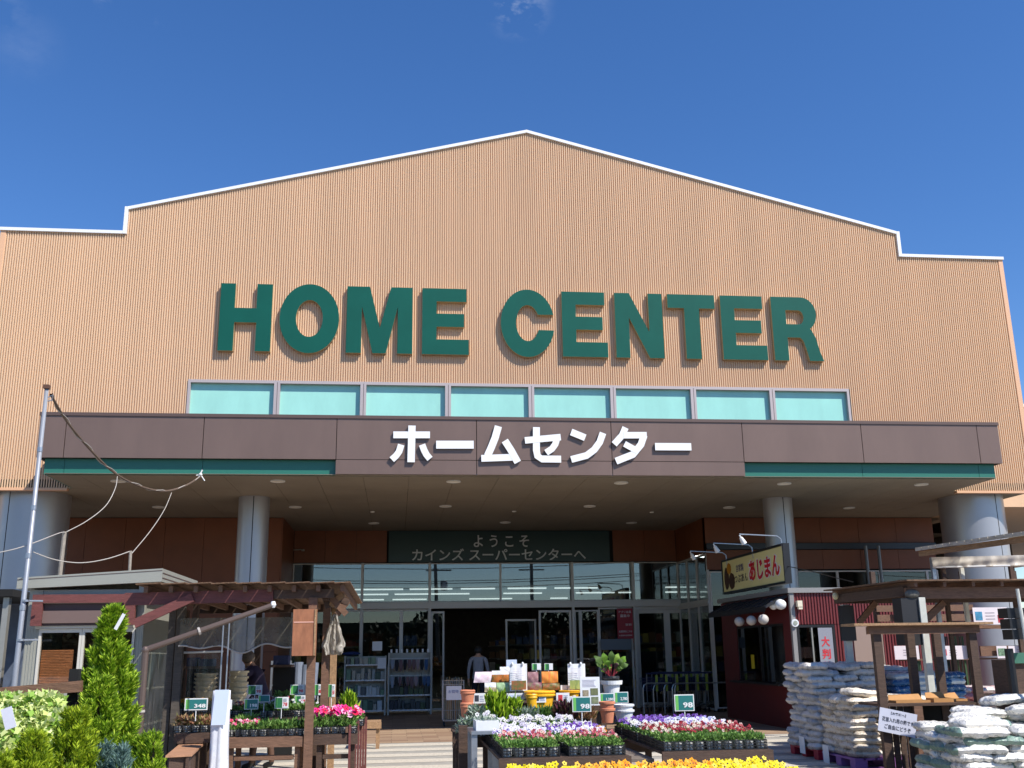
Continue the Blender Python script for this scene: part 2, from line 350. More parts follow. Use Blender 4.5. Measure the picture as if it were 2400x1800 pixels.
# columns
CLAD = M('column_cladding', rgb(172, 171, 174), .34, metal=.45, noise=.05, scale=1.5)
def column(cx, cy, r, seam):
    m = MB(); m.lathe((cx, cy, 0), [(r, .0), (r, 5.01)], 64, cap=False); o = m.build('column', CLAD, store, smooth=True)
    s = MB()
    for a in seam:
        x, y = cx+r*math.cos(a), cy+r*math.sin(a); t = Vector((-math.sin(a), math.cos(a), 0))*.009; n = Vector((math.cos(a), math.sin(a), 0))
        p = Vector((x, y, 0)); q = [p-t+n*.002, p+t+n*.002, p+t-n*.02, p-t-n*.02]; h = Vector((0,0,5.0))
        s.add(q+[v+h for v in q], [(0,1,5,4),(1,2,6,5),(3,0,4,7)])
    s.build('seam', DARK, o)
column(10.7, 1.0, .72, (R_(-72), R_(108))); column(-10.75, 1.0, .72, (R_(-115), R_(65)))
column(6.0, 1.25, .34, (R_(-88), R_(92))); column(-6.14, 1.25, .34, (R_(-85), R_(95)))
# back walls of the porch: terracotta boards in a grid
def boards(x0, x1, z0, z1, Y, dx, dz, name='porch_wall'):
    m = MB(); nx = max(1, round((x1-x0)/dx)); nz = max(1, round((z1-z0)/dz))
    for i in range(nx):
        for k in range(nz): m.box(x0+(x1-x0)*i/nx+.004, x0+(x1-x0)*(i+1)/nx-.004, Y, Y+.03, z0+(z1-z0)*k/nz+.004, z0+(z1-z0)*(k+1)/nz-.004)
    o = m.build(name, TERRA, store); return o
boards(-11.7, -5.9, 0, 5.0, 4.73, .9, 1.55)
boards(5.25, 11.7, 4.32, 5.0, 4.70, 1.1, .7); boards(5.25, 11.7, 3.62, 4.14, 4.70, 1.1, .6)
MB().box(-11.7, -5.9, 4.765, 5.0, 0, 5.03).build('porch_backing', DARK, store); MB().box(5.25, 11.7, 4.735, 4.9, 3.6, 5.03).build('porch_backing', DARK, store)
m = MB()
for k in range(3): m.box(-5.90, -5.87, 4.74+k*.98+.004, 4.74+(k+1)*.98-.004, 0, 5.03)
m.build('porch_return', TERRA, store); m = MB()
for k in range(3): m.box(5.25, 5.28, 4.70+k*.99+.004, 4.70+(k+1)*.99-.004, 4.08, 5.03)
m.build('porch_return', TERRA, store)
for a, b in ((-5.86, -3.24), (3.36, 5.25)):
    n = round((b-a)/.9); m = MB()
    for i in range(n): m.box(a+(b-a)*i/n+.004, a+(b-a)*(i+1)/n-.004, 7.70, 7.738, 4.11, 5.03)
    m.build('porch_header', TERRA, store)
MB().box(-5.9, 5.28, 7.74, 7.9, 4.09, 5.05).build('header_backing', DARK, store)
# ------------------------------------------------ entrance glazing
FRM = M('entrance_frame', rgb(196, 191, 184), .45, metal=.1)
GL = glass('shop_glass', .10, (.62, .68, .68)); GLD = glass('door_glass', .02, (.5, .55, .55)); GLR = glass('side_glass', .02, (.45, .5, .5)); GLM = glass('window_glass', .035, (.6, .65, .65))
EY = 7.7
mull = [-5.86] + [xat(px, EY, 3.4) for px in (849, 1007, 1173, 1340, 1482, 1636)] + [5.27]
def pane(parent, x0, x1, z0, z1, Y, mat, fr=.035, nm='window', d=.06, y2=None):
    m = MB(); m.box(x0, x0+fr, Y-d/2, Y+d/2, z0, z1); m.box(x1-fr, x1, Y-d/2, Y+d/2, z0, z1)
    m.box(x0+fr, x1-fr, Y-d/2+.002, Y+d/2-.002, z0, z0+fr); m.box(x0+fr, x1-fr, Y-d/2+.002, Y+d/2-.002, z1-fr, z1)
    f = m.build(nm, FRM, parent); g = MB(); g.box(x0+fr, x1-fr, Y-.004, Y+.004, z0+fr, z1-fr); g.build('pane', mat, f); return f
for i, (a, b) in enumerate(zip(mull[:-1], mull[1:])):
    zb = 2.80 if i in (0, 6) else 2.98
    pane(store, a, b, zb, 4.08, EY, GL, .03)
MB().box(mull[1], mull[6], EY-.16, EY+.08, 2.80, 2.975).build('door_header', FRM, store)
for i in (1, 2, 4, 5, 6): MB().box(mull[i]-.035, mull[i]+.035, EY-.17, EY-.05, 0, 4.08).build('mullion', FRM, store)
xs = [mull[0], mull[1], xat(940, EY, 2), mull[2]]
for a, b in zip(xs[:-1], xs[1:]): pane(store, a, b, 0.05, 2.79, EY, GLM, .05)
xd = [mull[2]+.03] + [xat(px, EY, 1.8) for px in (1040,)]
pane(store, mull[2]+.04, xat(1041, EY, 1.8), .05, 2.72, EY-.05, GLD, .05, 'sliding_door')
pane(store, xat(1190, EY, 1.8), xat(1263, EY, 1.8), .05, 2.5, EY+.55, GLD, .05, 'sliding_door')
pane(store, xat(1263, EY, 1.8), mull[4]-.05, .05, 2.72, EY-.05, GLD, .06, 'sliding_door')
pane(store, mull[4]+.04, xat(1362, EY, 1.8), .05, 2.72, EY, GLD, .05, 'sliding_door')
pane(store, xat(1362, EY, 1.8), xat(1404, EY, 1.8), .05, 2.72, EY, GLD, .04)
pane(store, xat(1404, EY, 1.8), mull[5]-.05, .05, 2.79, EY, GLM, .05)
pane(store, mull[5]+.06, xat(1565, EY, 1.8), .05, 2.7, EY, GLD, .09, 'swing_door')
pane(store, xat(1565, EY, 1.8), mull[6]-.03, .05, 2.7, EY, GLD, .09, 'swing_door')
MB().box(mull[5], 5.27, EY-.05, EY+.05, 2.705, 2.80).build('door_header', FRM, store)
# return glazing of the porch (faces the path)
for k in range(3):
    y0, y1 = 4.72+k*.98, 4.72+(k+1)*.98; m = MB()
    for z0, z1 in ((.05, 2.75), (2.82, 4.06)):
        m.box(5.24, 5.30, y0, y0+.05, z0, z1); m.box(5.24, 5.30, y1-.05, y1, z0, z1); m.box(5.242, 5.298, y0+.05, y1-.05, z0, z0+.05); m.box(5.242, 5.298, y0+.05, y1-.05, z1-.05, z1)
    f = m.build('window', FRM, store); g = MB(); g.box(5.266, 5.274, y0+.05, y1-.05, .1, 2.7); g.box(5.266, 5.274, y0+.05, y1-.05, 2.87, 4.01); g.build('pane', GL, f)
MB().box(5.22, 5.32, 4.72, 7.66, 2.753, 2.817).build('transom', FRM, store)
# right-hand glazing, rails
rx = [5.3] + [xat(px, 4.7, 2.8) for px in (1968, 2068, 2180)] + [11.7]
for a, b in zip(rx[:-1], rx[1:]): pane(store, a, b, .1, 3.58, 4.72, GLR, .035)
MB().box(5.25, 11.7, 4.62, 4.76, 4.15, 4.31).build('rail', M('dark_rail', rgb(60, 62, 66), .4, metal=.6), store)
for px in (2030, 2060):
    x = xat(px, 4.3, 4); MB().tube([(x, 4.3, 0), (x, 4.3, 4.2)], .045, 8).build('downpipe', M('grey_pipe', rgb(120,122,125), .4, metal=.3), store)
# a small wall lamp left of the entrance
c = UY(690, 1290, 7.6); m = MB(); m.tube([c+Vector((-.22,0,0)), c+Vector((.2,-.02,.02))], .012, 6); m.tube([c+Vector((-.2,0,.05)), c+Vector((-.2,0,-.1))], .02, 6); m.lathe((c.x+.24, c.y-.02, c.z-.02), [(.045, 0), (.05, .03), (.02, .05)], 10); m.build('wall_lamp', ALU, store)
# shop interior
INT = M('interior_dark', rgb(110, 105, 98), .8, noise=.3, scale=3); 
m = MB(); m.add([(-13,7.9,.002),(14,7.9,.002),(14,52,.002),(-13,52,.002)], [(0,1,2,3)]); m.build('shop_floor', M('shop_floor_tile', rgb(150,148,140), .35), store)
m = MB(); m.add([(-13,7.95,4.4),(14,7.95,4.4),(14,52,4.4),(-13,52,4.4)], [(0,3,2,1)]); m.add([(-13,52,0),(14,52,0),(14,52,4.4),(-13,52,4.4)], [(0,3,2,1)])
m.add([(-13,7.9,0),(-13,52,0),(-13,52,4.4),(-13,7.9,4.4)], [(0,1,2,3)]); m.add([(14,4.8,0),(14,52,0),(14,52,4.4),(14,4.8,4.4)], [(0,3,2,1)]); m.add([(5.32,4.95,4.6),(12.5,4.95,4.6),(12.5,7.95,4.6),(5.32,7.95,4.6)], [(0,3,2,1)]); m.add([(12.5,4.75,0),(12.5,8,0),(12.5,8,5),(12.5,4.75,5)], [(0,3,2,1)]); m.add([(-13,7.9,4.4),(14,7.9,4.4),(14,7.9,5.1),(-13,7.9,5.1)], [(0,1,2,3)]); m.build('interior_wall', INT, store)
LT = M('tube_light', (1, 1, .97), .5, emit=1.1); LT_FILL = M('added_fill_tube', (1, 1, .97), .5, emit=9)
for x0 in (-9, -6.5, -4, -1.5, 1, 3.5, 6): MB().box(x0, x0+1.2, 9.0, 9.12, 4.33, 4.38).build('ceiling_light_and_fill', LT_FILL, store)  # fill row added out of sight behind the header to brighten the shop interior
for Y, segs in ((24, ((700, 850), (852, 945), (960, 1060), (1080, 1160), (1190, 1280), (1300, 1400), (1560, 1625))), (28, ((830, 910), (925, 1010), (1010, 1100), (1180, 1270), (1350, 1440), (1450, 1480), (1560, 1625))), (33, ((810, 900), (920, 1000), (1100, 1200), (1290, 1330))), (44, ((860, 1000), (1150, 1300), (1430, 1480), (1570, 1620)))):
    for a, b in segs:
        x0, x1 = xat(a, Y, 4.3), xat(b, Y, 4.3); MB().box(x0, x1, Y-.08, Y+.08, 4.28, 4.34).build('ceiling_light_and_fill', LT, store)
for Y in (14.0, 17.5, 21.5):
    for x0, x1 in ((-9, -4.2), (-3.2, -1.8), (.9, 2.6), (3.2, 9)):
        m = MB()
        for k in range(4): m.box(x0, x1, Y, Y+.5, .3+.5*k, .33+.5*k)
        o = m.build('shop_shelf', M('shelf_metal', rgb(120,120,115), .6), store)
        g = MB(); x = x0+.05
        while x < x1-.2:
            for k in range(4):
                h = random.uniform(.15, .36); g.box(x, x+.2, Y+.04, Y+.4, .331+.5*k, .331+.5*k+h)
            x += .24
        g.build('shelf_goods', M('mixed_goods', (.3,.3,.3), .6, island=[rgb(150,60,50), rgb(190,170,90), rgb(70,90,140), rgb(190,190,185), rgb(80,120,70), rgb(120,90,60)]), o)
# ================================================================== SIGNS
def curve_mesh(outer, holes, y0, y1):
    c = bpy.data.curves.new('o', 'CURVE'); c.dimensions = '2D'; c.fill_mode = 'BOTH'; c.extrude = (y1-y0)/2
    for pl in [outer]+holes:
        s = c.splines.new('POLY'); s.points.add(len(pl)-1); s.use_cyclic_u = True
        for p, (x, z) in zip(s.points, pl): p.co = (x, z, 0, 1)
    o = bpy.data.objects.new('o', c); COL.objects.link(o); dg = bpy.context.evaluated_depsgraph_get()
    me = bpy.data.meshes.new_from_object(o.evaluated_get(dg)); V = [(v.co.x, (y0+y1)/2-v.co.z, v.co.y) for v in me.vertices]; F = [tuple(p.vertices) for p in me.polygons]; nz = [abs(p.normal.z) > .5 for p in me.polygons]
    bpy.data.objects.remove(o); bpy.data.curves.remove(c); bpy.data.meshes.remove(me); return V, F, nz
def arc(cx, cy, rx, ry, a0, a1, n=24):
    return [(cx+rx*math.cos(R_(a0+(a1-a0)*i/n)), cy+ry*math.sin(R_(a0+(a1-a0)*i/n))) for i in range(n+1)]
EP = [(0,0),(0,1),(.955,1),(.955,.80),(.31,.80),(.31,.615),(.90,.615),(.90,.415),(.31,.415),(.31,.225),(1,.225),(1,0)]
GLY = {
 'H': ([(0,0),(0,1),(.283,1),(.283,.635),(.70,.635),(.70,1),(1,1),(1,0),(.71,0),(.71,.42),(.29,.42),(.29,0)], []),
 'O': (arc(.5,.5,.5,.517,0,360,48)[:-1], [arc(.5,.5,.225,.275,0,360,40)[:-1]]),
 'M': ([(0,0),(0,1),(.345,1),(.505,.38),(.67,1),(1,1),(1,0),(.775,0),(.775,.70),(.60,0),(.40,0),(.228,.70),(.228,0)], []),
 'E': (EP, []),
 'C': (arc(.5,.5,.5,.517,15,348,44)+arc(.5,.5,.215,.275,-22,-332,34), []),
 'N': ([(0,0),(0,1),(.31,1),(.705,.40),(.705,1),(1,1),(1,0),(.695,0),(.29,.62),(.29,0)], []),
 'T': ([(0,1),(1,1),(1,.785),(.665,.785),(.665,0),(.345,0),(.345,.785),(0,.785)], []),
 'R': ([(0,0),(0,1),(.62,1)]+arc(.62,.735,.30,.265,80,-60,12)+[(.80,.47),(.87,.36),(.93,.15),(1,0),(.71,0),(.65,.20),(.61,.31),(.55,.36),(.29,.36),(.29,0)], [[(.29,.57),(.29,.79),(.55,.79)]+arc(.55,.68,.10,.11,90,-90,10)+[(.55,.57)]]),
}
SGREEN = M('sign_green_face', rgb(12, 86, 74), .5, noise=.08, scale=2, spec=.2); SGOLD = M('sign_tan_side', rgb(178, 156, 116), .5)
sign = thing('store_name_sign', 'huge green raised capital letters reading HOME CENTER on the corrugated tan wall', 'sign', (0, 0, 8.8))
YL = -.13
px = dict()
ext = [('H',514,636.5),('O',655,794.7),('M',812.3,966.6),('E',989.4,1098.6),('C',1173.6,1299.7),('E',1317.4,1423.2),('N',1442.1,1554.2),('T',1567,1678),('E',1691.5,1795.1),('R',1811,1925)]
for ch, a, b in ext:
    x0, x1 = xat(a, YL, 8.81), xat(b, YL, 8.81); o, h = GLY[ch]; T = lambda pl: [(x0+(x1-x0)*u, 8.032+1.559*v) for u, v in pl]
    V, F, nz = curve_mesh(T(o), [T(q) for q in h], YL, -.016); m = MB(); m.mi = 0; m.add(V, F); m.I = [0 if z else 1 for z in nz]; m.build('letter', [SGREEN, SGOLD], sign)
# katakana on the fascia
kana = thing('katakana_sign', 'white raised katakana letters on the brown canopy fascia', 'sign', (0, CY, 5.6))
KW = M('sign_white_face', (.85, .85, .85), .4); KD = M('sign_dark_side', rgb(70, 60, 58), .5)
strokes = [
 [([(358,175),(548,175)],36),([(455,127),(450,317)],38),([(399,226),(388,262),(372,284),(350,304)],34),([(507,226),(518,255),(530,278),(548,300)],34)],
 [([(580,226),(775,226)],42)],
 [([(903,130),(886,190),(866,240),(846,284)],38),([(814,297),(990,291)],36),([(936,205),(968,255),(1003,318)],38)],
 [([(1100,135),(1100,255),(1106,285),(1128,300),(1228,301)],37),([(1040,204),(1226,187)],35),([(1208,190),(1197,225),(1180,248),(1150,268)],34)],
 [([(1280,160),(1353,190)],37),([(1445,165),(1428,213),(1400,252),(1360,282),(1280,303)],36)],
 [([(1562,137),(1544,178),(1503,224)],35),([(1552,177),(1672,177)],35),([(1658,177),(1642,225),(1600,277),(1512,312)],37),([(1556,222),(1625,260)],33)],
 [([(1715,236),(1903,237)],40)]]
sc = 1000/2212
for g in strokes:
    m = MB()
    for j, (pl, w) in enumerate(g):
        P = [UY(760+x*sc, 940+y*sc, CY-.055) for x, y in pl]; w = w*sc/FPX*20.4; yo = .003*j
        L, Rr = [], []
        for i, p in enumerate(P):
            d = (P[min(i+1, len(P)-1)]-P[max(i-1, 0)]).normalized(); nn = Vector((-d.z, 0, d.x)); L.append(p+nn*w/2); Rr.append(p-nn*w/2)
        poly = [(v.x, v.z) for v in L]+[(v.x, v.z) for v in reversed(Rr)]
        b = m.n; f0 = len(m.F)
        k = len(P)
        y0 = CY-.055-yo; y1 = CY-.018+yo
        vs = [(v.x, y0, v.z) for v in L]+[(v.x, y0, v.z) for v in Rr]+[(v.x, y1, v.z) for v in L]+[(v.x, y1, v.z) for v in Rr]
        m.mi = 0; fr = [(i, i+1, k+i+1, k+i) for i in range(k-1)]
        m.mi = 0; m.add(vs, fr)
        sd = [(i, 2*k+i, 2*k+i+1, i+1) for i in range(k-1)]+[(k+i, k+i+1, 3*k+i+1, 3*k+i) for i in range(k-1)]+[(0, k, 3*k, 2*k), (k-1, 3*k-1, 4*k-1, 2*k-1)]
        m.F += [tuple(q+b for q in f) for f in sd]; m.I += [1]*len(sd)
    m.build('letter', [KW, KD], kana)
# welcome board over the entrance
wx0, wx1 = xat(911, 7.6, 4.5), xat(1429, 7.6, 4.5)
wb = thing('welcome_board', 'dark green board with grey kana over the entrance doors', 'sign', ((wx0+wx1)/2, 7.66, 4.5))
MB().box(wx0, wx1, 7.62, 7.70, 4.11, 4.99).build('board', M('deep_green_board', rgb(15, 48, 46), .35), wb)
GT = M('grey_lettering', rgb(205, 210, 210), .6)
def wtext(body, xa, xb, ya, yb, bold):
    x0, x1 = xat(760+xa*sc, 7.62, 4.5), xat(760+xb*sc, 7.62, 4.5); z0, z1 = zat(940+yb*sc, 7.62, (x0+x1)/2), zat(940+ya*sc, 7.62, (x0+x1)/2)
    V, F = text_mb(body, (x0, 7.62, z0), (1,0,0), (0,0,1), x1-x0, z1-z0, .004, bold); m = MB(); m.add(V, F); m.build('lettering', GT, wb)
wtext('よ う こ そ', 775, 1062, 695, 757, .012); wtext('カインズ スーパーセンターへ', 455, 1355, 764, 826, .012)
# ================================================================== PLANT AND GOODS PROTOTYPES
def foliage(name, cols, transl=.25, rough=.6): return M(name, cols[0], rough, island=cols, transl=transl, spec=.3)
G_MID = foliage('leaf_green', [(.11,.23,.045), (.18,.34,.07), (.07,.14,.025), (.26,.42,.11)])
G_LIME = foliage('leaf_lime', [(.24,.40,.015), (.38,.56,.03), (.08,.16,.01), (.52,.66,.06), (.16,.29,.012)])
G_BLUE = foliage('leaf_blue_green', [(.13,.22,.19), (.19,.30,.27), (.08,.15,.13), (.16,.26,.22)])
G_SILV = foliage('leaf_silver', [(.25,.33,.26), (.34,.42,.34), (.12,.20,.12), (.42,.48,.40)])
G_CREAM = foliage('leaf_variegated', [(.70,.76,.32), (.26,.44,.07), (.78,.82,.42), (.60,.72,.22)])
G_PURP = foliage('leaf_purple', [(.07,.02,.04), (.12,.03,.05), (.05,.05,.02), (.10,.04,.03)])
G_RUST = foliage('leaf_rust', [(.30,.14,.08), (.42,.24,.12), (.16,.16,.04), (.5,.36,.2)])
def petals(name, cols): return M(name, cols[0], .55, island=cols, transl=.2, spec=.25)
PET = {
 'yellow': petals('petal_yellow', [(.85,.68,.01), (.9,.76,.03), (.8,.58,.01), (.88,.72,.1)]),
 'orange': petals('petal_orange', [(.88,.36,.01), (.9,.42,.03), (.75,.24,.02), (.9,.52,.06)]),
 'pink': petals('petal_pink', [(.80,.09,.25), (.85,.25,.42), (.70,.03,.10), (.85,.5,.55)]),
 'salmon': petals('petal_salmon', [(.62,.16,.18), (.45,.06,.10), (.75,.42,.36), (.68,.52,.45), (.32,.04,.07)]),
 'white': petals('petal_white', [(.68,.68,.66), (.60,.57,.64), (.74,.74,.74), (.50,.46,.58), (.62,.62,.52)]),
 'lavender': petals('petal_lavender', [(.62,.58,.80), (.80,.78,.85), (.45,.38,.70), (.75,.72,.82)]),
 'purple': petals('petal_purple', [(.12,.04,.32), (.18,.06,.45), (.07,.02,.18), (.30,.18,.58)]),
 'blue': petals('petal_pale_blue', [(.50,.55,.80), (.70,.72,.85), (.38,.40,.72), (.8,.8,.86)]),
 'red': petals('petal_dark_red', [(.20,.008,.015), (.34,.015,.025), (.12,.006,.012), (.45,.09,.09), (.6,.45,.4)]),
 'magenta': petals('petal_magenta', [(.80,.02,.25), (.9,.10,.40), (.75,.01,.08), (.88,.45,.62)]),
 'mix': petals('petal_red_white', [(.34,.02,.04), (.62,.50,.42), (.45,.12,.14), (.25,.02,.04), (.72,.66,.52)]),
}
EYE = M('blossom_eye', (.03,.01,.02), .7)
POTW = M('grey_white_pot', (.68,.68,.66), .6, noise=.25, scale=40)
SOIL = M('potting_soil', (.03,.022,.015), .95)
def blossom(mb, c, r, n):
    """five rounded petals tilted towards n, dark eye"""
    c = Vector(c); n = Vector(n).normalized(); u = n.orthogonal().normalized(); v = n.cross(u); a0 = random.random()*6.28
    vs = [c]; K = 10
    for k in range(K):
        a = a0+2*math.pi*k/K; rr = r*(1.0 if k % 2 else .74); vs.append(c+(u*math.cos(a)+v*math.sin(a))*rr+n*(.18*r if k % 2 else 0))
    mb.mi = 0; mb.add(vs, [(0, k+1, (k+1) % K+1) for k in range(K)])
    mb.mi = 1; e = c+n*r*.12; mb.add([e+(u*math.cos(2*math.pi*k/5)+v*math.sin(2*math.pi*k/5))*r*.26 for k in range(5)], [(0,1,2,3,4)])
TRAYS = {}
def tray_proto(pet, leafm=None, key=None, nb=80, r=.018, h=.10, leafL=.036, nleaf=900, front=1., w=.50, d=.34):
    t = thing('plant_tray', 'x', 'plant tray', (0, 0, 0)); m = MB()
    hw, hd, H = w/2, d/2, .075
    for z in (.002, .028, .052, H):
        m.box(-hw, hw, -hd, -hd+.006, z, z+.008); m.box(-hw, hw, hd-.006, hd, z, z+.008); m.box(-hw, -hw+.006, -hd+.007, hd-.007, z, z+.008); m.box(hw-.006, hw, -hd+.007, hd-.007, z, z+.008)
    n = 15
    for k in range(n):
        x = -hw+w*k/n; m.box(x, x+.007, -hd-.002, -hd+.003, 0, H+.006); m.box(x, x+.007, hd-.004, hd+.001, 0, H+.006)
    for k in range(10):
        y = -hd+d*k/10+.01; m.box(-hw-.002, -hw+.003, y, y+.007, 0, H+.006); m.box(hw-.003, hw+.002, y, y+.007, 0, H+.006)
    m.box(-hw+.008, hw-.008, -hd+.008, hd-.008, .0, .004)
    m.build('basket', BLACKP, t)
    p = MB(); 
    for i in range(5):
        for j in range(3):
            cx, cy = -hw+w*(i+.5)/5, -hd+d*(j+.5)/3; p.mi = 0 if random.random() < .8 else 1
            p.lathe((cx, cy, .006), [(.030, 0), (.041, .062), (.043, .066), (.036, .066), (.034, .060)], 8)
            p.mi = 2; p.lathe((cx, cy, .06), [(.034, 0), (.034, .004)], 8)
    p.build('plant_pots', [POTW, BLACKP, SOIL], t)
    N = nleaf; P = np.stack([RNG.uniform(-hw+.01, hw-.01, N), RNG.uniform(-hd+.01, hd-.01, N), RNG.uniform(.07, .07+h*.55, N)], 1)
    D = np.stack([RNG.normal(0, .6, N), RNG.normal(-.15, .6, N), RNG.uniform(.3, 1.2, N)], 1)
    l = MB().leaves(P, D, leafL, leafL*.42); l.build('foliage', leafm or G_MID, t)
    if nb:
        b = MB()
        for k in range(nb):
            y = random.uniform(-hd*front, hd); blossom(b, (random.uniform(-hw, hw), y, .07+h*random.uniform(.6, 1.15)), r*random.uniform(.8, 1.25), (random.gauss(.1, .35), -.8+random.gauss(0, .3), .7))
        b.build('blossoms', [PET[pet], EYE], t)
    TRAYS[key or pet] = [t, False]; return t
def put_tray(key, x, y, z, label, group, rz=0., sc=None):
    P = TRAYS[key]
    if not P[1]: P[1] = True; o = P[0]; o.location = (x, y, z); o.rotation_euler = (0, 0, rz); o['label'] = label; o['group'] = group; 
    else: o = dup(P[0], (x, y, z), rz, label, group)
    if sc: o.scale = sc if isinstance(sc, (tuple, list)) else (sc,)*3
    return o
for k, kw in (('yellow', dict(nb=120, r=.023)), ('orange', dict(nb=120, r=.023)), ('pink', {}), ('salmon', dict(nb=85, r=.016)), ('white', dict(nb=80, r=.021)), ('lavender', dict(nb=100)), ('purple', dict(nb=95)), ('blue', dict(nb=90)), ('red', dict(nb=95, r=.017)), ('mix', dict(nb=90, r=.017)),
              ('magenta', dict(nb=90, r=.034, h=.2, leafL=.06))): tray_proto(k, **kw)
tray_proto('salmon', key='green_salmon', nb=26, r=.015, front=-.3, nleaf=1700, leafL=.036, h=.09)
tray_proto('red', key='green_red', nb=28, r=.016, front=-.3, nleaf=1700, leafL=.036, h=.09)
tray_proto('white', key='green', nb=0, nleaf=700, leafL=.07, h=.10)
tray_proto('white', key='rusty', nb=0, nleaf=600, leafL=.07, h=.12, leafm=G_RUST)
tray_proto('white', key='creamtop', nb=30, nleaf=700, leafL=.06, h=.11)
# ------------------------------------------------------------------ price tags
TEAL = M('tag_teal', rgb(35, 112, 110), .5); LIMEG = M('tag_lime', rgb(110, 185, 90), .5); DGRN = M('tag_dark_green', rgb(38, 105, 62), .5); INKR = M('red_ink', rgb(200, 50, 60), .6); INKB = M('dark_ink', rgb(50, 54, 66), .6); BLUEW = M('pale_blue_card', rgb(200, 212, 235), .6)
def price_tag(x0, y0, x1, y1, Y, label, num='98', style='teal', stick=.12, group='price tags among the plants', cat='price tag'):
    a = Vector(UY(x0, y1, Y)); w = xat(x1, Y, a.z)-a.x; h = zat(y0, Y, a.x)-a.z
    t = thing('price_tag', label, cat, (a.x+w/2, Y, a.z-stick), group)
    m = MB(); m.box(a.x, a.x+w, Y, Y+.006, a.z, a.z+h); m.build('frame', WHITE, t)
    f = .05*w; m = MB(); m.mi = 0; m.box(a.x+w*.2, a.x+w-f, Y-.0025, Y+.001, a.z+f, a.z+h-f); m.mi = 1; m.box(a.x+f, a.x+w*.2-.0005, Y-.0026, Y+.001, a.z+f, a.z+h-f)
    if style == 'half': m.mi = 2; m.box(a.x+w*.55, a.x+w-f, Y-.004, Y-.003, a.z+f, a.z+h-f)
    m.build('face', [TEAL if style == 'teal' else DGRN, LIMEG, PAPER], t)
    if num:
        tx = .42 if style == 'teal' else .6; tw = (.92-tx)
        V, F = text_mb(num, (a.x+w*tx, Y-.004, a.z+h*.2), (1,0,0), (0,0,1), w*tw, h*.33, .002, .03, 2); m = MB(); m.add(V, F); m.build('number', WHITE if style == 'teal' else INKR, t)
        if style != 'teal':
            m = MB()
            for k in range(3): m.box(a.x+w*.6, a.x+w*(.86), Y-.0065, Y-.005, a.z+h*(.62+.1*k), a.z+h*(.65+.1*k))
            m.build('small_print', INKB, t)
    if stick: MB().tube([(a.x+w/2, Y+.008, a.z-stick), (a.x+w/2, Y+.008, a.z+.01)], .005, 6).build('stake', PAPER, t)
    return t
# ================================================================== LEFT: KIOSK HUT
HY = -8.4
hut = thing('kiosk_hut', 'small grey prefabricated kiosk with a flat roof and sliding windows left of the plant pergola', 'kiosk', (-6.9, HY, 0))
HG = M('hut_grey_panel', rgb(158, 158, 148), .5, metal=.15, noise=.05, scale=3); HGL = M('hut_light_trim', rgb(200, 196, 186), .5)
hx0, hx1 = xat(62, HY, 2.0), xat(334, HY, 1.8)
A = UY(41, 1354, HY-.10); B = UY(381, 1332, HY-.10); A2 = UY(39, 1380, HY-.10); B2 = UY(374, 1363, HY-.10); Cc = UX(467, 1356, B.x+.02); YB = min(Cc.y, -4.6)
m = MB(); m.add([(A.x,HY-.10,A2.z),(B.x,HY-.10,B2.z),(B.x,HY-.10,B.z),(A.x,HY-.10,A.z),(A.x,YB,A2.z),(B.x,YB,B2.z),(B.x,YB,B.z),(A.x,YB,A.z)], [(0,1,2,3),(1,5,6,2),(5,4,7,6),(4,0,3,7),(3,2,6,7),(1,0,4,5)])
rf = m.build('roof', HG, hut)
m = MB()
for z in (.25, .62): m.add([(B.x+.004, HY-.08, B2.z+(B.z-B2.z)*z), (B.x+.004, YB+.03, B2.z+(B.z-B2.z)*z), (B.x+.004, YB+.03, B2.z+(B.z-B2.z)*z+.012), (B.x+.004, HY-.08, B2.z+(B.z-B2.z)*z+.012)], [(0,1,2,3)])
m.add([(A.x, HY-.104, A.z-.03), (B.x, HY-.104, B.z-.03), (B.x, HY-.104, B.z-.022), (A.x, HY-.104, A.z-.022)], [(0,1,2,3)])
m.build('groove', FASCD, rf)
m = MB(); m.box(hx0, hx0+.16, HY, HY+.1, 0, A2.z-.01); m.box(hx1-.09, hx1, HY, HY+.1, 0, B2.z-.01)
z1 = zat(1393, HY, -7); z2 = zat(1473, HY, -7); zw = zat(1612, HY, -7.2)
m.box(hx0+.161, hx1-.091, HY+.01, HY+.1, z2, A2.z-.01); m.box(hx0+.161, hx1-.091, HY+.01, HY+.1, 0, zw-.05)
m.box(hx1-.03, hx1, HY+.101, YB+.2, 0, A2.z); m.box(hx0, hx1, YB+.2, YB+.25, 0, A2.z); m.box(hx0, hx0+.03, HY+.101, YB+.2, 0, A2.z)
m.build('wall', HG, hut)
m = MB()
x = hx0
while x < hx0+.15: m.box(x+.01, x+.02, HY-.006, HY-.001, .1, z2); x += .035
m.build('ribs', HG, hut); m = MB()
for k in range(3): m.box(hx1-.085+.03*k, hx1-.075+.03*k, HY-.006, HY-.001, .1, z2)
m.build('ribs', HG, hut)
MB().box(hx0+.12, hx1-.1, HY-.05, HY+.008, z2, z2+.06).build('window_hood', HGL, hut)
xm = xat(190, HY, 1.7)
for a, b in ((hx0+.165, xm), (xm+.004, hx1-.095)):
    m = MB(); m.box(a, a+.03, HY-.02, HY+.03, zw, z2-.003); m.box(b-.03, b, HY-.02, HY+.03, zw, z2-.003); m.box(a+.03, b-.03, HY-.019, HY+.03, z2-.05, z2-.003); m.box(a+.03, b-.03, HY-.019, HY+.03, zw, zw+.04)
    f = m.build('sliding_window', HGL, hut); MB().box(a+.03, b-.03, HY+.0, HY+.006, zw+.04, z2-.05).build('pane', glass('hut_glass', .04, (.92,.92,.9)), f)
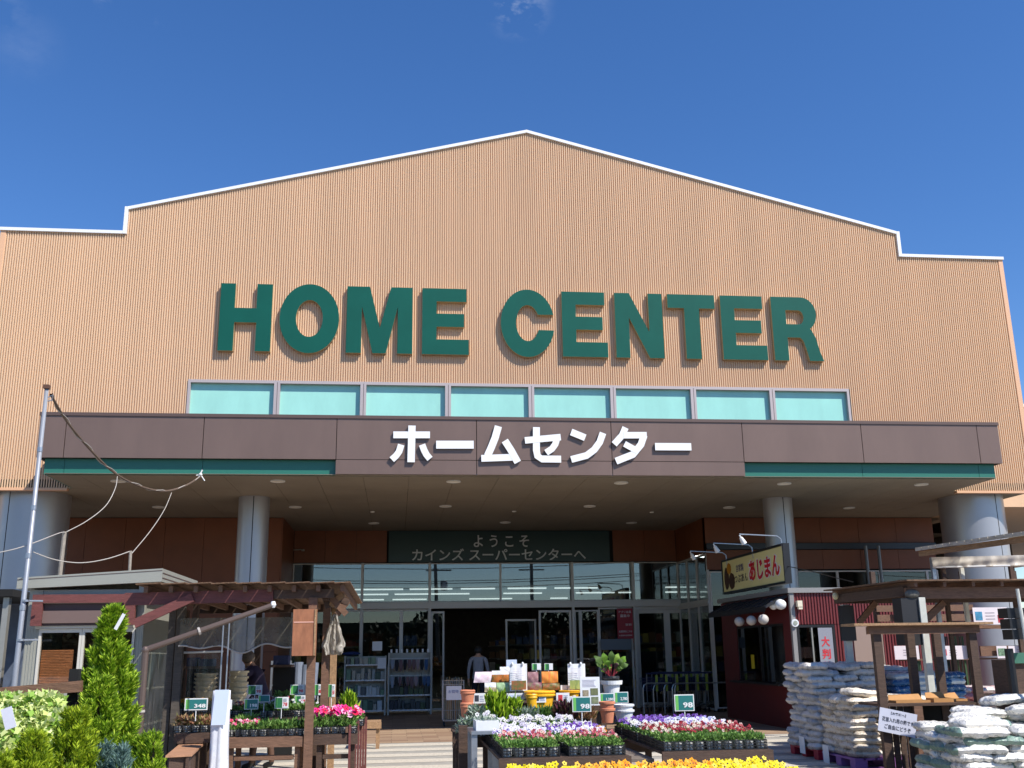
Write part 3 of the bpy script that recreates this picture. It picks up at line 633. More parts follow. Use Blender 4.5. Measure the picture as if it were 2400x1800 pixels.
bl = M('bamboo_blind', rgb(196, 128, 82), .8, noise=.5, scale=14, stretch=(1, 1, 9), bump=.3)
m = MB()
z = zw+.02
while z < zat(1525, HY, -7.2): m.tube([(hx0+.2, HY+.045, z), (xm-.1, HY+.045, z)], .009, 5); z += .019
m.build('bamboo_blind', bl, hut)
MB().box(hx0+.2, hx1-.15, HY+.8, HY+.85, .9, z2).build('inner_partition', M('hut_inner', rgb(110, 84, 66), .8, noise=.3), hut)
# red-brown timber frame in front of the hut
tf = thing('timber_frame', 'red-brown timber frame board fixed across the front of the grey kiosk', 'timber frame', ((hx0+hx1)/2, HY-.1, 1.9))
ya, yb = HY-.14, HY-.07
zt0, zt1 = zat(1413, ya, -7), zat(1393, ya, -7); zp = zat(1466, ya, -7)
xa, xb, xc, xdd = xat(72, ya, 2.1), xat(97, ya, 2.1), xat(290, ya, 2.0), xat(313, ya, 2.0)
MB().box(xa, xat(345, ya, 2.1), ya, yb, zt0, zt1).build('rail', WOODR, tf)
MB().box(xa, xb, ya, yb, zp, zt0-.002).build('post', WOODR, tf); MB().box(xc, xdd, ya, yb, zp, zt0-.002).build('post', WOODR, tf)
MB().box(xb+.002, xc-.002, ya+.03, ya+.05, zp+.03, zat(1431, ya, -7)).build('panel', M('dull_brown_panel', rgb(112, 92, 86), .6), tf)
MB().box(xb+.002, xc-.002, yb-.012, yb-.002, zp, zt0-.002).build('slot_shade_board', M('slot_shade_brown', rgb(78, 62, 62), .7), tf)  # dark board added behind the panel to paint the shade in the slot
# steel pole strapped to the hut, with its cables
pl = thing('utility_mast', 'tall thin galvanised steel mast standing by the kiosk corner', 'pole', (xat(30, -8.75, .5), -8.75, 0))
pt = UY(110, 908, -8.75); pb = UY(33, 1610, -8.75); pb0 = Vector((pb.x-.03, -8.75, 0))
m = MB(); m.tube([pb0, pb, pt], [.036, .034, .026], 10); p_ = m.build('shaft', M('mast_grey', rgb(150,154,162), .45, metal=.3, noise=.1, scale=5), pl, smooth=True)
for f in (.25, .42, .58, .78):
    c = pb.lerp(pt, f); MB().tube([c-Vector((0,0,.03)), c+Vector((0,0,.03))], .040-.01*f, 10).build('joint_collar', STEEL, pl)
c = pt; MB().box(c.x-.035, c.x+.035, -8.79, -8.71, c.z-.02, c.z+.03).build('cap', M('rusty_cap', rgb(96, 66, 52), .8), pl)
MB().tube([pt+Vector((.03,0,-.13)), pt+Vector((.08,0,-.10)), pt+Vector((.075,0,-.17)), pt+Vector((.03,0,-.18))], .008, 6).build('bracket', STEEL, pl)
for py in (1408, 1500):
    c = UY(60 if py == 1408 else 48, py, -8.75); m = MB(); m.tube([c+Vector((-.045,0,0)), c+Vector((.17,.1,.0))], .012, 6); m.tube([c-Vector((0,0,.012)), c+Vector((0,0,.012))], .044, 10); m.build('wall_clamp', STEEL, pl)
def cable(pts, r, label, mat, grp='cables hung between mast, canopy and kiosk'):
    m = MB(); m.tube(pts, r, 6, caps=False); o = m.build('cable', mat, at=pts[0]); tag(o, label, 'cable', grp); return o
CB = M('brown_cable', rgb(100, 84, 72), .7); CW = M('grey_cable', rgb(175, 168, 160), .6)
def cat_(pix, Ys):
    """smooth curve through measured points, each at its own depth"""
    P = [UY(px, py, Y) for (px, py), Y in zip(pix, Ys)]; out = []
    for i in range(len(P)-1):
        p0, p1, p2, p3 = P[max(i-1,0)], P[i], P[i+1], P[min(i+2, len(P)-1)]
        for k in range(6):
            t = k/6; out.append(.5*((2*p1)+(p2-p0)*t+(2*p0-5*p1+4*p2-p3)*t*t+(3*p1-p0-3*p2+p3)*t**3))
    return out+[P[-1]]
pts = cat_([(119,925),(155,985),(210,1052),(268,1108),(330,1140),(388,1151),(437,1137),(470,1116)], [-8.75,-8,-7,-6,-5,-4,-3,-1.95])
cable(pts, .017, 'thick brown twisted cable sagging from the mast top to the canopy edge', CB)
m = MB(); tw = [p+Vector((.02*math.cos(i*1.1), .02*math.sin(i*1.1), .02*math.sin(i*1.1+1))) for i, p in enumerate(pts)]; 
o = MB().tube(tw, .007, 5, caps=False).build('wire', CW, at=tw[0]); tag(o, 'thin pale wire wound around the thick sagging cable', 'wire', 'cables hung between mast, canopy and kiosk')
cable(cat_([(275,1117),(270,1145),(248,1185),(205,1220),(155,1247)], [-6,-6.4,-6.9,-7.4,-7.9]), .006, 'thin cable from the thick cable down to the left roof stub', CW)
cable(cat_([(402,1155),(385,1195),(352,1245),(308,1298)], [-3.8,-5,-6.2,-7.6]), .006, 'thin cable from the lowest sag down to the right roof stub', CW)
cable(cat_([(78,1294),(130,1312),(190,1319),(250,1310),(305,1292)], [-8.7,-8.5,-8.3,-8,-7.6]), .006, 'thin cable sagging low between the mast and the right roof stub', CW)
cable(cat_([(-30,1300),(30,1288),(80,1272),(140,1249),(153,1249)], [-8.9,-8.8,-8.6,-8.1,-7.9]), .006, 'thin cable leaving the picture left of the mast from the left roof stub', CW)
for (px0, py0, px1, py1, yy, lb, r) in ((140,1342,153,1246,-7.9,'taller grey stub pipe on the kiosk roof near the mast', .028), (303,1335,305,1291,-7.6,'shorter grey stub pipe on the kiosk roof near its front corner', .02)):
    a = UY(px0, py0+10, yy); b = UY(px1, py1, yy); b.x = a.x+(b.x-a.x)*.4; m = MB(); m.tube([a, b], r, 8); o = m.build('roof_stub_pipe', M('beige_pipe', rgb(150,140,128), .6, noise=.3, scale=20), at=a); tag(o, lb, 'pipe')
c = UY(470, 1112, -1.87); m = MB(); m.tube([c+Vector((-.08,0,-.02)), c, c+Vector((.08,.03,-.12))], .012, 6); m.tube([c+Vector((.03,0,.09)), c+Vector((-.03,0,-.05))], .014, 6); m.ball(c, .035, .035, .03)
o = m.build('cable_anchor', WHITE, at=c); tag(o, 'small white anchor bracket on the green canopy strip where the cable ends', 'bracket')
# dark shed side seen left of the mast
sh = thing('shed_bay', 'dark open shed bay with grey panels at the left edge behind the mast', 'shed', (-9.3, -6.5, 0))
MB().box(-10.6, -8.35, -6.6, -4.4, 2.45, 2.55).build('roof', DARK, sh); MB().box(-10.6, -8.35, -4.6, -4.5, 0, 2.44).build('back_wall', M('shed_blue_grey', rgb(88, 98, 116), .6, noise=.3, scale=2), sh)
m = MB(); m.box(-9.2, -9.1, -6.5, -6.4, 0, 2.44); m.box(-8.5, -8.42, -6.5, -6.4, 0, 2.44); m.build('post', ALU, sh)
MB().box(-9.0, -8.7, -6.3, -6.0, .0, 1.25).build('white_bin', PAPER, sh)
# ================================================================== LEFT: PERGOLA
WOODRF = M('old_roof_board', rgb(116, 88, 66), .8, noise=.5, scale=5, stretch=(5,1,5), bump=.3)
PY = -9.6
WOODG = M('grey_brown_post', rgb(84, 76, 68), .75, noise=.4, scale=9, stretch=(1, 1, 6), bump=.3)
pg = thing('wooden_pergola', 'brown timber pergola with a thin sheet roof sheltering the bedding plants beside the kiosk', 'pergola', (-4.9, -7.6, 0))
px_r = xat(727, PY, 1.5); 
x_l = xat(345, PY, 2.2); zr = zat(1386, PY, -5); 
def beam(name, a, b, w, h, mat, par): return MB().beam(a, b, w, h).build(name, mat, par)
def post(px, Y, w, z1, mat=WOOD, zref=1.2, z0=0.):
    x = xat(px, Y, zref); return MB().box(x-w/2, x+w/2, Y-w/2, Y+w/2, z0, z1).build('post', mat, pg)
post(727, PY, .095, 2.24); post(761, -8.6, .09, 2.24); post(782, -6.6, .09, 2.24, WOODL, 1.6); post(394, -8.9, .08, 2.24, WOODG); post(414, -8.95, .09, 2.24, WOODG); post(425, -6.4, .09, 2.24, WOODD); post(600, -5.6, .09, 2.24, WOODD)
xr = xat(805, PY+.2, 2.3)
beam('beam', (x_l-.25, PY, 2.24), (xat(640, PY, 2.2), PY, 2.27), .07, .14, WOODR, pg)
beam('beam', (xat(640, PY, 2.2)+.005, PY+.02, 2.28), (xr-.1, PY+.02, 2.29), .07, .10, WOODD, pg)
beam('beam', (x_l-.2, -5.6, 2.28), (xr-.15, -5.6, 2.29), .07, .12, WOODD, pg); beam('beam', (xr-.2, PY+.06, 2.28), (xr-.2, -5.7, 2.28), .07, .12, WOODD, pg)
beam('brace', UY(315, 1462, PY-.06), UY(452, 1400, PY-.06), .05, .10, WOODR, pg)
beam('brace', UY(455, 1468, -8.4), UY(462, 1418, -8.4), .06, .12, WOODD, pg)
for k in range(9):
    x = x_l+(xr-x_l)*k/8; beam('rafter', (x, PY-.12, 2.345), (x, -5.4, 2.30), .045, .075, WOOD, pg)
m = MB(); n = 26
for k in range(n):
    x0 = x_l-.1+(xr-x_l+.2)*k/n; x1 = x_l-.1+(xr-x_l+.2)*(k+.94)/n; z0 = 2.392+.004*(k % 3); m.add([(x0,PY-.2,z0),(x1,PY-.2,z0+.006),(x1,-5.3,z0-.03),(x0,-5.3,z0-.036),(x0,PY-.2,z0+.012),(x1,PY-.2,z0+.018),(x1,-5.3,z0-.018),(x0,-5.3,z0-.024)], [(0,1,2,3),(7,6,5,4),(0,4,5,1),(1,5,6,2),(2,6,7,3),(3,7,4,0)])
m.build('roof_boards', WOODRF, pg)
for (a, b, mt) in (((772,1396),(812,1440),WOOD), ((775,1420),(805,1392),WOODL), ((790,1440),(816,1408),WOOD), ((762,1400),(770,1425),WOODD), ((752,1385),(818,1412),WOODD)):
    beam('end_board', UY(*a, PY+.3+.03*random.random()), UY(*b, PY+.3+.03*random.random()), .04, .07, mt, pg)
# wooden box on the post
x0, x1 = xat(686, PY-.12, 1.8), xat(741, PY-.12, 1.8); z0, z1 = zat(1537, PY-.12, -4), zat(1428, PY-.12, -4)
bx = thing('wooden_switch_box', 'tall brown plywood box fixed to the front pergola post', 'wooden box', ((x0+x1)/2, PY-.12, z0))
m = MB(); m.box(x0, x1, PY-.16, PY-.05, z0, z1); m.build('case', M('plywood', rgb(160, 104, 72), .6, noise=.35, scale=5, stretch=(3,1,1)), bx)
zl = zat(1458, PY-.17, -4); MB().box(x0+.01, x1-.03, PY-.164, PY-.161, zl-.005, zl+.005).build('seam', M('pale_pink_seam', rgb(235,180,160), .5), bx); MB().box(x1-.022, x1-.001, PY-.170, PY-.161, z0, z1).build('edge_strip', WOODL, bx)
# gathered clear plastic sheet
def cloth(mb, P0, P1, z1, z0, amp, nx=40, nz=14, fold=6, seed=1, tap=None, hem=None):
    r = random.Random(seed); ph = [r.random()*6.28 for _ in range(8)]; vs = []
    P0 = Vector(P0); P1 = Vector(P1); d = P1-P0; n = Vector((-d.y, d.x, 0)).normalized()
    for j in range(nz+1):
        v = j/nz; 
        for i in range(nx+1):
            u = i/nx; f = math.sin(u*fold*6.28+ph[0]+v*1.3)+.5*math.sin(u*fold*2.3*6.28+ph[1]+v*2)+.4*math.sin(v*7+ph[2]+u*5)
            uu = .5+(u-.5)*(tap(v) if tap else 1); zz = z1+(z0-z1)*v
            if hem: zz += hem(u)*v
            vs.append(P0+d*uu+n*amp*f*(.3+.7*v)+Vector((0, 0, zz)))
    mb.add(vs, [(j*(nx+1)+i, j*(nx+1)+i+1, (j+1)*(nx+1)+i+1, (j+1)*(nx+1)+i) for j in range(nz) for i in range(nx)])
VIN = M('cloudy_vinyl', rgb(215, 208, 196), .3, noise=.25, scale=8, transl=.5)
m = MB(); a = UY(762, 1450, PY+.9); b = UY(806, 1450, PY+.9); zz1, zz0 = zat(1442, PY+.9, -3.9), zat(1535, PY+.9, -3.9)
cloth(m, (a.x, a.y, 0), (b.x, b.y, 0), zz1, zz0, .045, fold=3, tap=lambda v: .25+1.0*min(1, v*1.3)-.35*max(0, v-.75)*4)
a2 = UY(800, 1520, PY+.85); m.ball((a2.x-.02, a2.y, a2.z), .045, .03, .06, 14, 10)
rg = random.Random(4); m.V = [(x+rg.gauss(0, .006), y+rg.gauss(0, .006), z+rg.gauss(0, .006)) for x, y, z in m.V]
o = m.build('gathered_plastic_sheet', VIN, at=(a.x, a.y, zz0), smooth=True); tag(o, 'bunched cloudy plastic sheet tied up beside the pergola end post', 'plastic sheet')
# sagging mesh valance with hem
VAL = M('grey_shade_net', rgb(112, 106, 92), .7, noise=.3, scale=5)
VAL.node_tree.nodes['Principled BSDF'].inputs['Alpha'].default_value = .68
vl = thing('shade_net', 'sagging grey-brown shade net hanging under the pergola roof with a pale hem', 'shade net', (-5, PY+.5, 1.7))
m = MB(); a = UY(420, 1500, PY+.45); b = UY(690, 1500, PY+.45); zz1, zz0 = zat(1448, PY+.45, -5), zat(1519, PY+.45, -5)
hem = lambda u: .03*math.sin(u*9)+.03*math.cos(u*17)
cloth(m, (a.x, a.y, 0), (b.x, b.y, 0), zz1, zz0, .02, 60, 12, 4, 3, hem=hem); m.build('netting', VAL, vl, smooth=True)
hp = [Vector((a.x+(b.x-a.x)*u, a.y-.02, zz0+hem(u))) for u in [i/40 for i in range(41)]]
MB().tube(hp, .010, 6).build('hem', CW, vl)
# bent brown downpipe frame
DP = M('brown_metal_pipe', rgb(104, 88, 80), .4, metal=.35)
e1 = UY(341, 1524, -10.4); e2 = UY(467, 1479, -10.3); e3 = UY(640, 1418, -10.1)
pf = thing('brown_pipe_frame', 'brown metal pipe rising from the ground and bending up to the pergola beam', 'pipe frame', (e1.x, e1.y, 0))
MB().tube([(e1.x, e1.y, 0), (e1.x, e1.y, e1.z-.02)], .036, 10).build('upright', DP, pf); MB().tube([(e1.x-.01, e1.y, e1.z), e2, e3], [.032, .03, .028], 10).build('sloping_pipe', DP, pf)
MB().ball((e1.x, e1.y, e1.z), .042, .042, .045).build('elbow', DP, pf)
for c, dd in ((e2, e3-e1), (Vector((e1.x, e1.y, e1.z-.62)), Vector((0,0,1)))): MB().tube([c-dd.normalized()*.012, c+dd.normalized()*.012], .042, 10).build('clamp', CW, pf)
c = e3; m = MB(); m.lathe((c.x, c.y, c.z-.03), [(.02, 0), (.035, .03), (.02, .07)], 10); m.build('end_lamp', PAPER, pf)
# clear vinyl wall left part of the pergola with white rail
vw = thing('clear_vinyl_curtain', 'clear vinyl curtain with a white top rail between the dark pergola posts', 'vinyl curtain', (-5.6, -8.7, .6))
a, b = UY(420, 1530, -8.8), UY(524, 1530, -8.8); m = MB(); cloth(m, (a.x, a.y, 0), (b.x, b.y, 0), a.z, .75, .012, 30, 10, 5, 5); m.build('sheet', glass('vinyl', .06, (.86,.86,.86), .12), vw, smooth=True)
MB().tube([(a.x, a.y-.03, a.z), (b.x, b.y-.03, a.z+.01)], .013, 6).build('rail', WHITE, vw)
m = MB(); a, b = UY(350, 1528, -9.2), UY(392, 1528, -9.2); cloth(m, (a.x, a.y, 0), (b.x, b.y, 0), a.z, .6, .02, 16, 10, 2, 8); o = m.build('clear_vinyl_curtain', glass('vinyl2', .08, (.7,.7,.68), .1), at=a, smooth=True); tag(o, 'narrow strip of clear vinyl hanging beside the brown upright pipe', 'vinyl curtain')
# white rolled-up curtain standing on the bench front
wr = thing('rolled_white_sheet', 'tall rolled white plastic sheet tied to thin grey rods at the pergola front', 'plastic sheet', (xat(517, -9.9, 1), -9.9, 0))
xx = xat(517, -9.9, 1.0); zt = zat(1618, -9.9, xx)
pr = []; m = MB(); nn = 26; zs = [0.05+(zt-.05)*k/nn for k in range(nn+1)]
for k, z in enumerate(zs):
    f = z/zt; rr = .084+.004*math.sin(f*9)+.02*(1-f)
    for i in range(28):
        a = 6.283*i/28; q = rr*(1+.16*math.sin(5*a+f*1.5)+.08*math.sin(11*a-f*3)); m.V.append((xx+q*math.cos(a), -9.9+q*math.sin(a), z))
m.n = len(m.V); m.F = [(k*28+i, k*28+(i+1) % 28, (k+1)*28+(i+1) % 28, (k+1)*28+i) for k in range(nn) for i in range(28)]+[tuple(nn*28+i for i in range(28))]; m.I = [0]*len(m.F)
m.build('roll', M('white_sheet', (.72,.73,.78), .35, noise=.15, scale=12), wr, smooth=True)
card('notice', BLUEW, wr, (xx-.075, -10.01, zt-.36), (1, 0, .0), (.06, 0, 1), .15, .37, .004)
MB().tube([(xx-.03, -9.85, zt), (xx-.03, -9.85, zt+.75)], .008, 6).build('rod', STEEL, wr); MB().tube([(xx+.03, -9.82, zt), (xx+.03, -9.82, zt+.75)], .008, 6).build('rod', STEEL, wr)
# plant benches under the pergola
def bench(name, label, x0, x1, y0, y1, z, mat=WOOD, cat='plant bench', legs=True, shelf=None, apron=.11):
    t = thing(name, label, cat, ((x0+x1)/2, (y0+y1)/2, 0)); m = MB(); n = max(2, round((y1-y0)/.12))
    for k in range(n): m.box(x0, x1, y0+(y1-y0)*k/n, y0+(y1-y0)*(k+.93)/n, z-.025, z-.001*(k % 2))
    m.build('top', mat, t); MB().box(x0-.012, x1+.012, y0-.03, y0-.002, z-apron, z-.003).build('apron', mat, t)
    for xx in (x0+.05, x1-.05):
        for yy in (y0+.05, y1-.05): MB().box(xx-.03, xx+.03, yy-.03, yy+.03, 0, z-.027).build('leg', mat, t)
    if shelf: MB().box(x0+.09, x1-.09, y0+.03, y0+.07, shelf-.05, shelf).build('rail', mat, t)
    return t
bx0, bx1 = xat(530, PY, .65), xat(712, PY, .65)
bench('plant_bench', 'long brown timber bench under the pergola with two front planks', bx0, bx1-.02, PY, -8.9, .70, shelf=.50)
bench('plant_bench', 'raised rear bench behind the price tags inside the pergola', xat(440, -8.6, .9), bx1+.1, -8.75, -7.9, .86, WOODD)
bench('plant_bench', 'left bench with small rusty plants inside the pergola', xat(425, -9.0, .75), xat(500, -9.0, .75), -9.3, -8.8, .74, WOODD)
cx0, cx1 = xat(738, PY+.1, .7), xat(836, PY+.1, .7)
cb = bench('plant_bench', 'dark bench holding the pink cyclamen right of the pergola post', cx0, cx1, PY+.15, -8.9, .70, WOODD, shelf=.48)
# brown planter lid left front
lid = thing('planter_box', 'weathered brown planter box with a wide lid in front of the kiosk', 'planter box', (-5.2, -10.6, 0))
q = [UZ(388, 1771, .62), UZ(450, 1768, .62), UZ(495, 1726, .62), UZ(436, 1731, .62)]
m = MB(); m.add([(v.x, v.y, .60) for v in q]+[(v.x, v.y, .62) for v in q], [(3,2,1,0),(4,5,6,7),(0,1,5,4),(1,2,6,5),(2,3,7,6),(3,0,4,7)]); m.build('lid', M('pale_brown_plank', rgb(176, 130, 98), .7, noise=.35, scale=6, stretch=(1,5,1)), lid)  # lid in a lighter brown than the side boards
m = MB()
for k in range(6):
    a = q[1].lerp(q[2], k/6); b = q[1].lerp(q[2], (k+.8)/6); m.add([(a.x-.03,a.y,0),(b.x-.03,b.y,0),(b.x-.03,b.y,.598),(a.x-.03,a.y,.598),(a.x-.06,a.y,0),(b.x-.06,b.y,0),(b.x-.06,b.y,.598),(a.x-.06,a.y,.598)], [(0,1,2,3),(7,6,5,4),(0,3,7,4),(1,5,6,2)])
m.add([(q[0].x+.03,q[0].y+.04,0),(q[1].x-.05,q[1].y+.04,0),(q[1].x-.05,q[1].y+.04,.598),(q[0].x+.03,q[0].y+.04,.598)], [(0,1,2,3)])
m.build('side_boards', WOODD, lid)
# picket crate right of the cyclamen
pc = thing('slatted_crate', 'tall red-brown slatted crate beside the pink cyclamen bench', 'slatted crate', (cx1+.1, -8.8, 0))
a = UZ(842, 1786, 0.02); b = UZ(862, 1740, .02); xs_ = cx1+.10
for k in range(7):
    y = -9.5+.24*k; xs_ = xat(818, -9.5, .4)+(xat(860, -7.9, .4)-xat(818, -9.5, .4))*k/6.6; MB().box(xs_-.012, xs_+.012, y, y+.12, .04, .80).build('slat', WOODR, pc)
q0, q1 = xat(818, -9.5, .4)-.035, xat(860, -7.9, .4)-.035
for z in (.75, .18): MB().beam((q0, -9.52, z), (q1, -7.95, z), .025, .06).build('rail', WOOD, pc)
# small sunlit bench farther back
bench('low_bench', 'small pale wooden bench in the sun behind the slatted crate', xat(848, -3.0, .45), xat(893, -3.0, .45), -3.3, -2.7, .45, WOODL, 'bench')
# trays and pots under the pergola
tg = 'plant trays under the pergola'
put_tray('green', xat(618, PY+.17, .75), PY+.2, .70, 'leafy green tray on the long bench, left of the pair', tg)
put_tray('green', xat(685, PY+.17, .75), PY+.2, .70, 'leafy green tray on the long bench nearest the front post', tg)
put_tray('creamtop', xat(697, -8.6, .9), -8.6, .86, 'tray with creamy flower tips on the rear bench by the post', tg)
put_tray('creamtop', xat(620, -8.6, .9), -8.6, .86, 'tray with creamy flower tips on the middle of the rear bench', tg)
put_tray('rusty', xat(462, -9.1, .75), -9.1, .74, 'tray of small rusty brown seedlings left inside the pergola', tg)
put_tray('orange', xat(440, -8.6, 1.), -8.5, .90, 'orange marigold tray above the rusty seedlings', tg); put_tray('orange', xat(480, -8.5, 1.), -8.1, .88, 'orange marigold tray behind the other orange tray', tg)
put_tray('magenta', (cx0+cx1)/2-.02, PY+.36, .70, 'bright pink and magenta cyclamen tray on the dark bench', tg)
put_tray('pink', xat(805, -8.7, .85), -8.6, .74, 'pink flower tray behind the magenta cyclamen', tg)
put_tray('pink', xat(560, PY+.2, .72), PY+.25, .70, 'small pink flower tray at the left end of the long bench', tg)
put_tray('salmon', xat(555, -8.5, .9), -8.4, .86, 'reddish flower tray behind the white rolled sheet', tg); put_tray('red', xat(640, -8.0, .95), -8.15, .9, 'red flower tray at the back of the rear bench', tg)
def bush(name, label, cat, x, y, z, h, w, mat, n=500, L=.05, group=None, up=.8, pot=None, pr=.08, wd=.35):
    t = thing(name, label, cat, (x, y, z), group); ph = .0
    if pot: ph = pr*1.5; m = MB(); m.lathe((x, y, z), [(pr*.75, 0), (pr, ph*.88), (pr*1.1, ph*.9), (pr*1.1, ph), (pr*.95, ph), (pr*.9, ph*.9)], 16); m.build('pot', pot, t, smooth=False)
    A = RNG.uniform(0, 6.283, n); rr = w/2*np.sqrt(RNG.uniform(0, 1, n)); zz = RNG.uniform(0, 1, n)
    rr = rr*(1-.45*zz**2); P = np.stack([x+rr*np.cos(A), y+rr*np.sin(A), z+ph+zz*h*.85], 1); D = np.stack([np.cos(A)*.6+RNG.normal(0, .3, n), np.sin(A)*.6+RNG.normal(0, .3, n), up+RNG.normal(0, .3, n)], 1)
    MB().leaves(P, D, L, L*wd).build('foliage', mat, t); return t
TERR = M('terracotta', rgb(205, 130, 96), .75, noise=.12, scale=12); POTWH = M('white_plastic_pot', (.75,.76,.76), .4); YEL = M('yellow_tub', rgb(240, 180, 40), .4); BEIGE = M('beige_pot', rgb(215, 196, 158), .6, noise=.1)
bush('potted_grass', 'upright lime grassy plant above the pink flowers at the pergola end', 'potted plant', xat(818, -8.2, 1), -8.2, .86, .22, .20, G_LIME, 300, .10, up=2, pot=None)
bush('potted_shrub', 'green spiky plant left of the leafy trays on the long bench', 'potted plant', xat(580, -9.2, .8), -9.2, .72, .2, .3, G_MID, 500, .07)
bush('potted_shrub', 'dark green plant in the middle behind the price tags', 'potted plant', xat(665, -8.0, 1), -8.0, .95, .2, .3, G_MID, 500, .05)
def potstack(px, py0, py1, Y, r, n, mat, label, grp=None, cat='stacked pots'):
    x = xat(px, Y, 1.); z0 = zat(py1, Y, x); z1 = zat(py0, Y, x); H = z1-z0; t = thing('pot_stack', label, cat, (x, Y, z0), grp)
    hh = H/(n*.45+.55)
    for k in range(n):
        z = z0+k*hh*.45; m = MB(); m.lathe((x, Y, z), [(r*.72, 0), (r*.95, hh*.82), (r*1.08, hh*.83), (r*1.1, hh*.97), (r*1.02, hh), (r*.93, hh*.98), (r*.9, hh*.8)], 24); m.build('pot', mat, t)
    return t
potstack(480, 1578, 1640, -6.5, .15, 5, BEIGE, 'leaning stack of beige pots left behind the pergola', 'beige pot stacks behind the pergola')
potstack(557, 1572, 1680, -6.5, .13, 7, BEIGE, 'tall stack of beige pots beside the bending person', 'beige pot stacks behind the pergola')
for k, (pa, pb, ya, yb) in enumerate(((428, 462, 1541, 1562), (464, 500, 1544, 1566), (640, 676, 1536, 1558))):
    a = UY(pa, yb, -5.2); b = UY(pb, ya, -5.2); o = MB().box(a.x, b.x, -5.2, -4.9, a.z, b.z).build('stock_box', M('navy_box', rgb(44, 52, 84), .6, noise=.3, scale=9), at=a); tag(o, ['leftmost', 'middle', 'rightmost'][k]+' dark navy box on the stock shelf seen through the pergola', 'box', 'navy boxes behind the pergola')
sk_ = thing('stock_shelf', 'dark stock shelf behind the pergola carrying navy boxes', 'shelf unit', (-6, -5.0, 0)); za = UY(428, 1562, -5.2).z
MB().box(xat(424, -5.2, 1.4), xat(505, -5.2, 1.4), -5.24, -4.8, za-.04, za-.002).build('shelf', WOODD, sk_); MB().box(xat(424, -5.2, 1), xat(505, -5.2, 1), -4.84, -4.8, 0, za-.042).build('back', DARK, sk_)
MB().box(xat(632, -5.2, 1.4), xat(684, -5.2, 1.4), -5.24, -4.8, UY(640, 1558, -5.2).z-.04, UY(640, 1558, -5.2).z-.002).build('shelf', WOODD, sk_); MB().box(xat(632, -5.2, 1), xat(684, -5.2, 1), -4.84, -4.8, 0, UY(640, 1558, -5.2).z-.042).build('back', DARK, sk_)
# rear stock behind the person: rolled grey bundles and a display rack
gb = M('grey_blue_roll', rgb(120, 128, 142), .5, noise=.3, scale=5)
for k, (px, py0) in enumerate(((684,1556),(698,1552),(712,1558),(726,1553))):
    x = xat(px, -4.5, 1.2); zt_ = zat(py0, -4.5, x); o = MB().tube([(x, -4.5, .3), (x+.03*(k-1), -4.45, zt_)], .075, 12).build('grey_roll', gb, at=(x, -4.5, .3)); tag(o, ['leftmost', 'second', 'third', 'rightmost'][k]+' grey upright roll of sheeting behind the pergola post', 'roll', 'grey rolls standing behind the pergola')
rk = thing('seed_rack', 'rack of small pale packets behind the pergola left of the grey rolls', 'display rack', (xat(655, -4.2, 1), -4.2, 0))
x0, x1 = xat(632, -4.2, 1), xat(680, -4.2, 1); m = MB(); m.box(x0, x0+.03, -4.2, -4.1, 0, 1.5); m.box(x1-.03, x1, -4.2, -4.1, 0, 1.5)
for z in (.4, .75, 1.1, 1.45): m.box(x0+.03, x1-.03, -4.2, -4.05, z, z+.02)
m.build('frame', STEEL, rk); g = MB()
for z in (.42, .77, 1.12):
    x = x0+.05
    while x < x1-.09: g.box(x, x+.06, -4.18, -4.1, z, z+random.uniform(.18, .27)); x += .075
g.build('packets', M('packet', (.4,.5,.5), .5, island=[rgb(120,135,130), rgb(170,180,175), rgb(90,110,100), rgb(150,150,160)]), rk)
for i, (a, lb) in enumerate((((432,1637,486,1665,-9.35), ('teal price tag 348 left above the rusty seedlings', '348', 'teal')), ((572,1638,605,1663,-9.1), ('teal price tag 198 under the bending person', '198', 'teal')), ((580,1606,614,1629,-8.4), ('green and white price tag topmost left in the pergola', '98', 'half')),
        ((605,1629,632,1646,-8.8), ('small dark price tag half hidden behind the 198 tag', None, 'teal')), ((643,1634,676,1661,-9.1), ('green and white price tag in the middle row of the pergola', '78', 'half')), ((680,1605,713,1628,-8.4), ('green and white price tag topmost right in the pergola', '98', 'half')), ((690,1630,717,1650,-8.6), ('green and white price tag right below the topmost right tag', '128', 'half')),
        ((737,1604,753,1630,-8.2), ('narrow white price card between the two right posts', '88', 'half')), ((768,1604,785,1634,-8.0), ('narrow white price card right of the end posts', '58', 'half')), ((531,1640,543,1663,-9.6), ('narrow white price card right behind the rolled sheet', None, 'half')))):
    price_tag(*a, *lb[:1], num=lb[1], style=lb[2], group='price tags under the pergola')
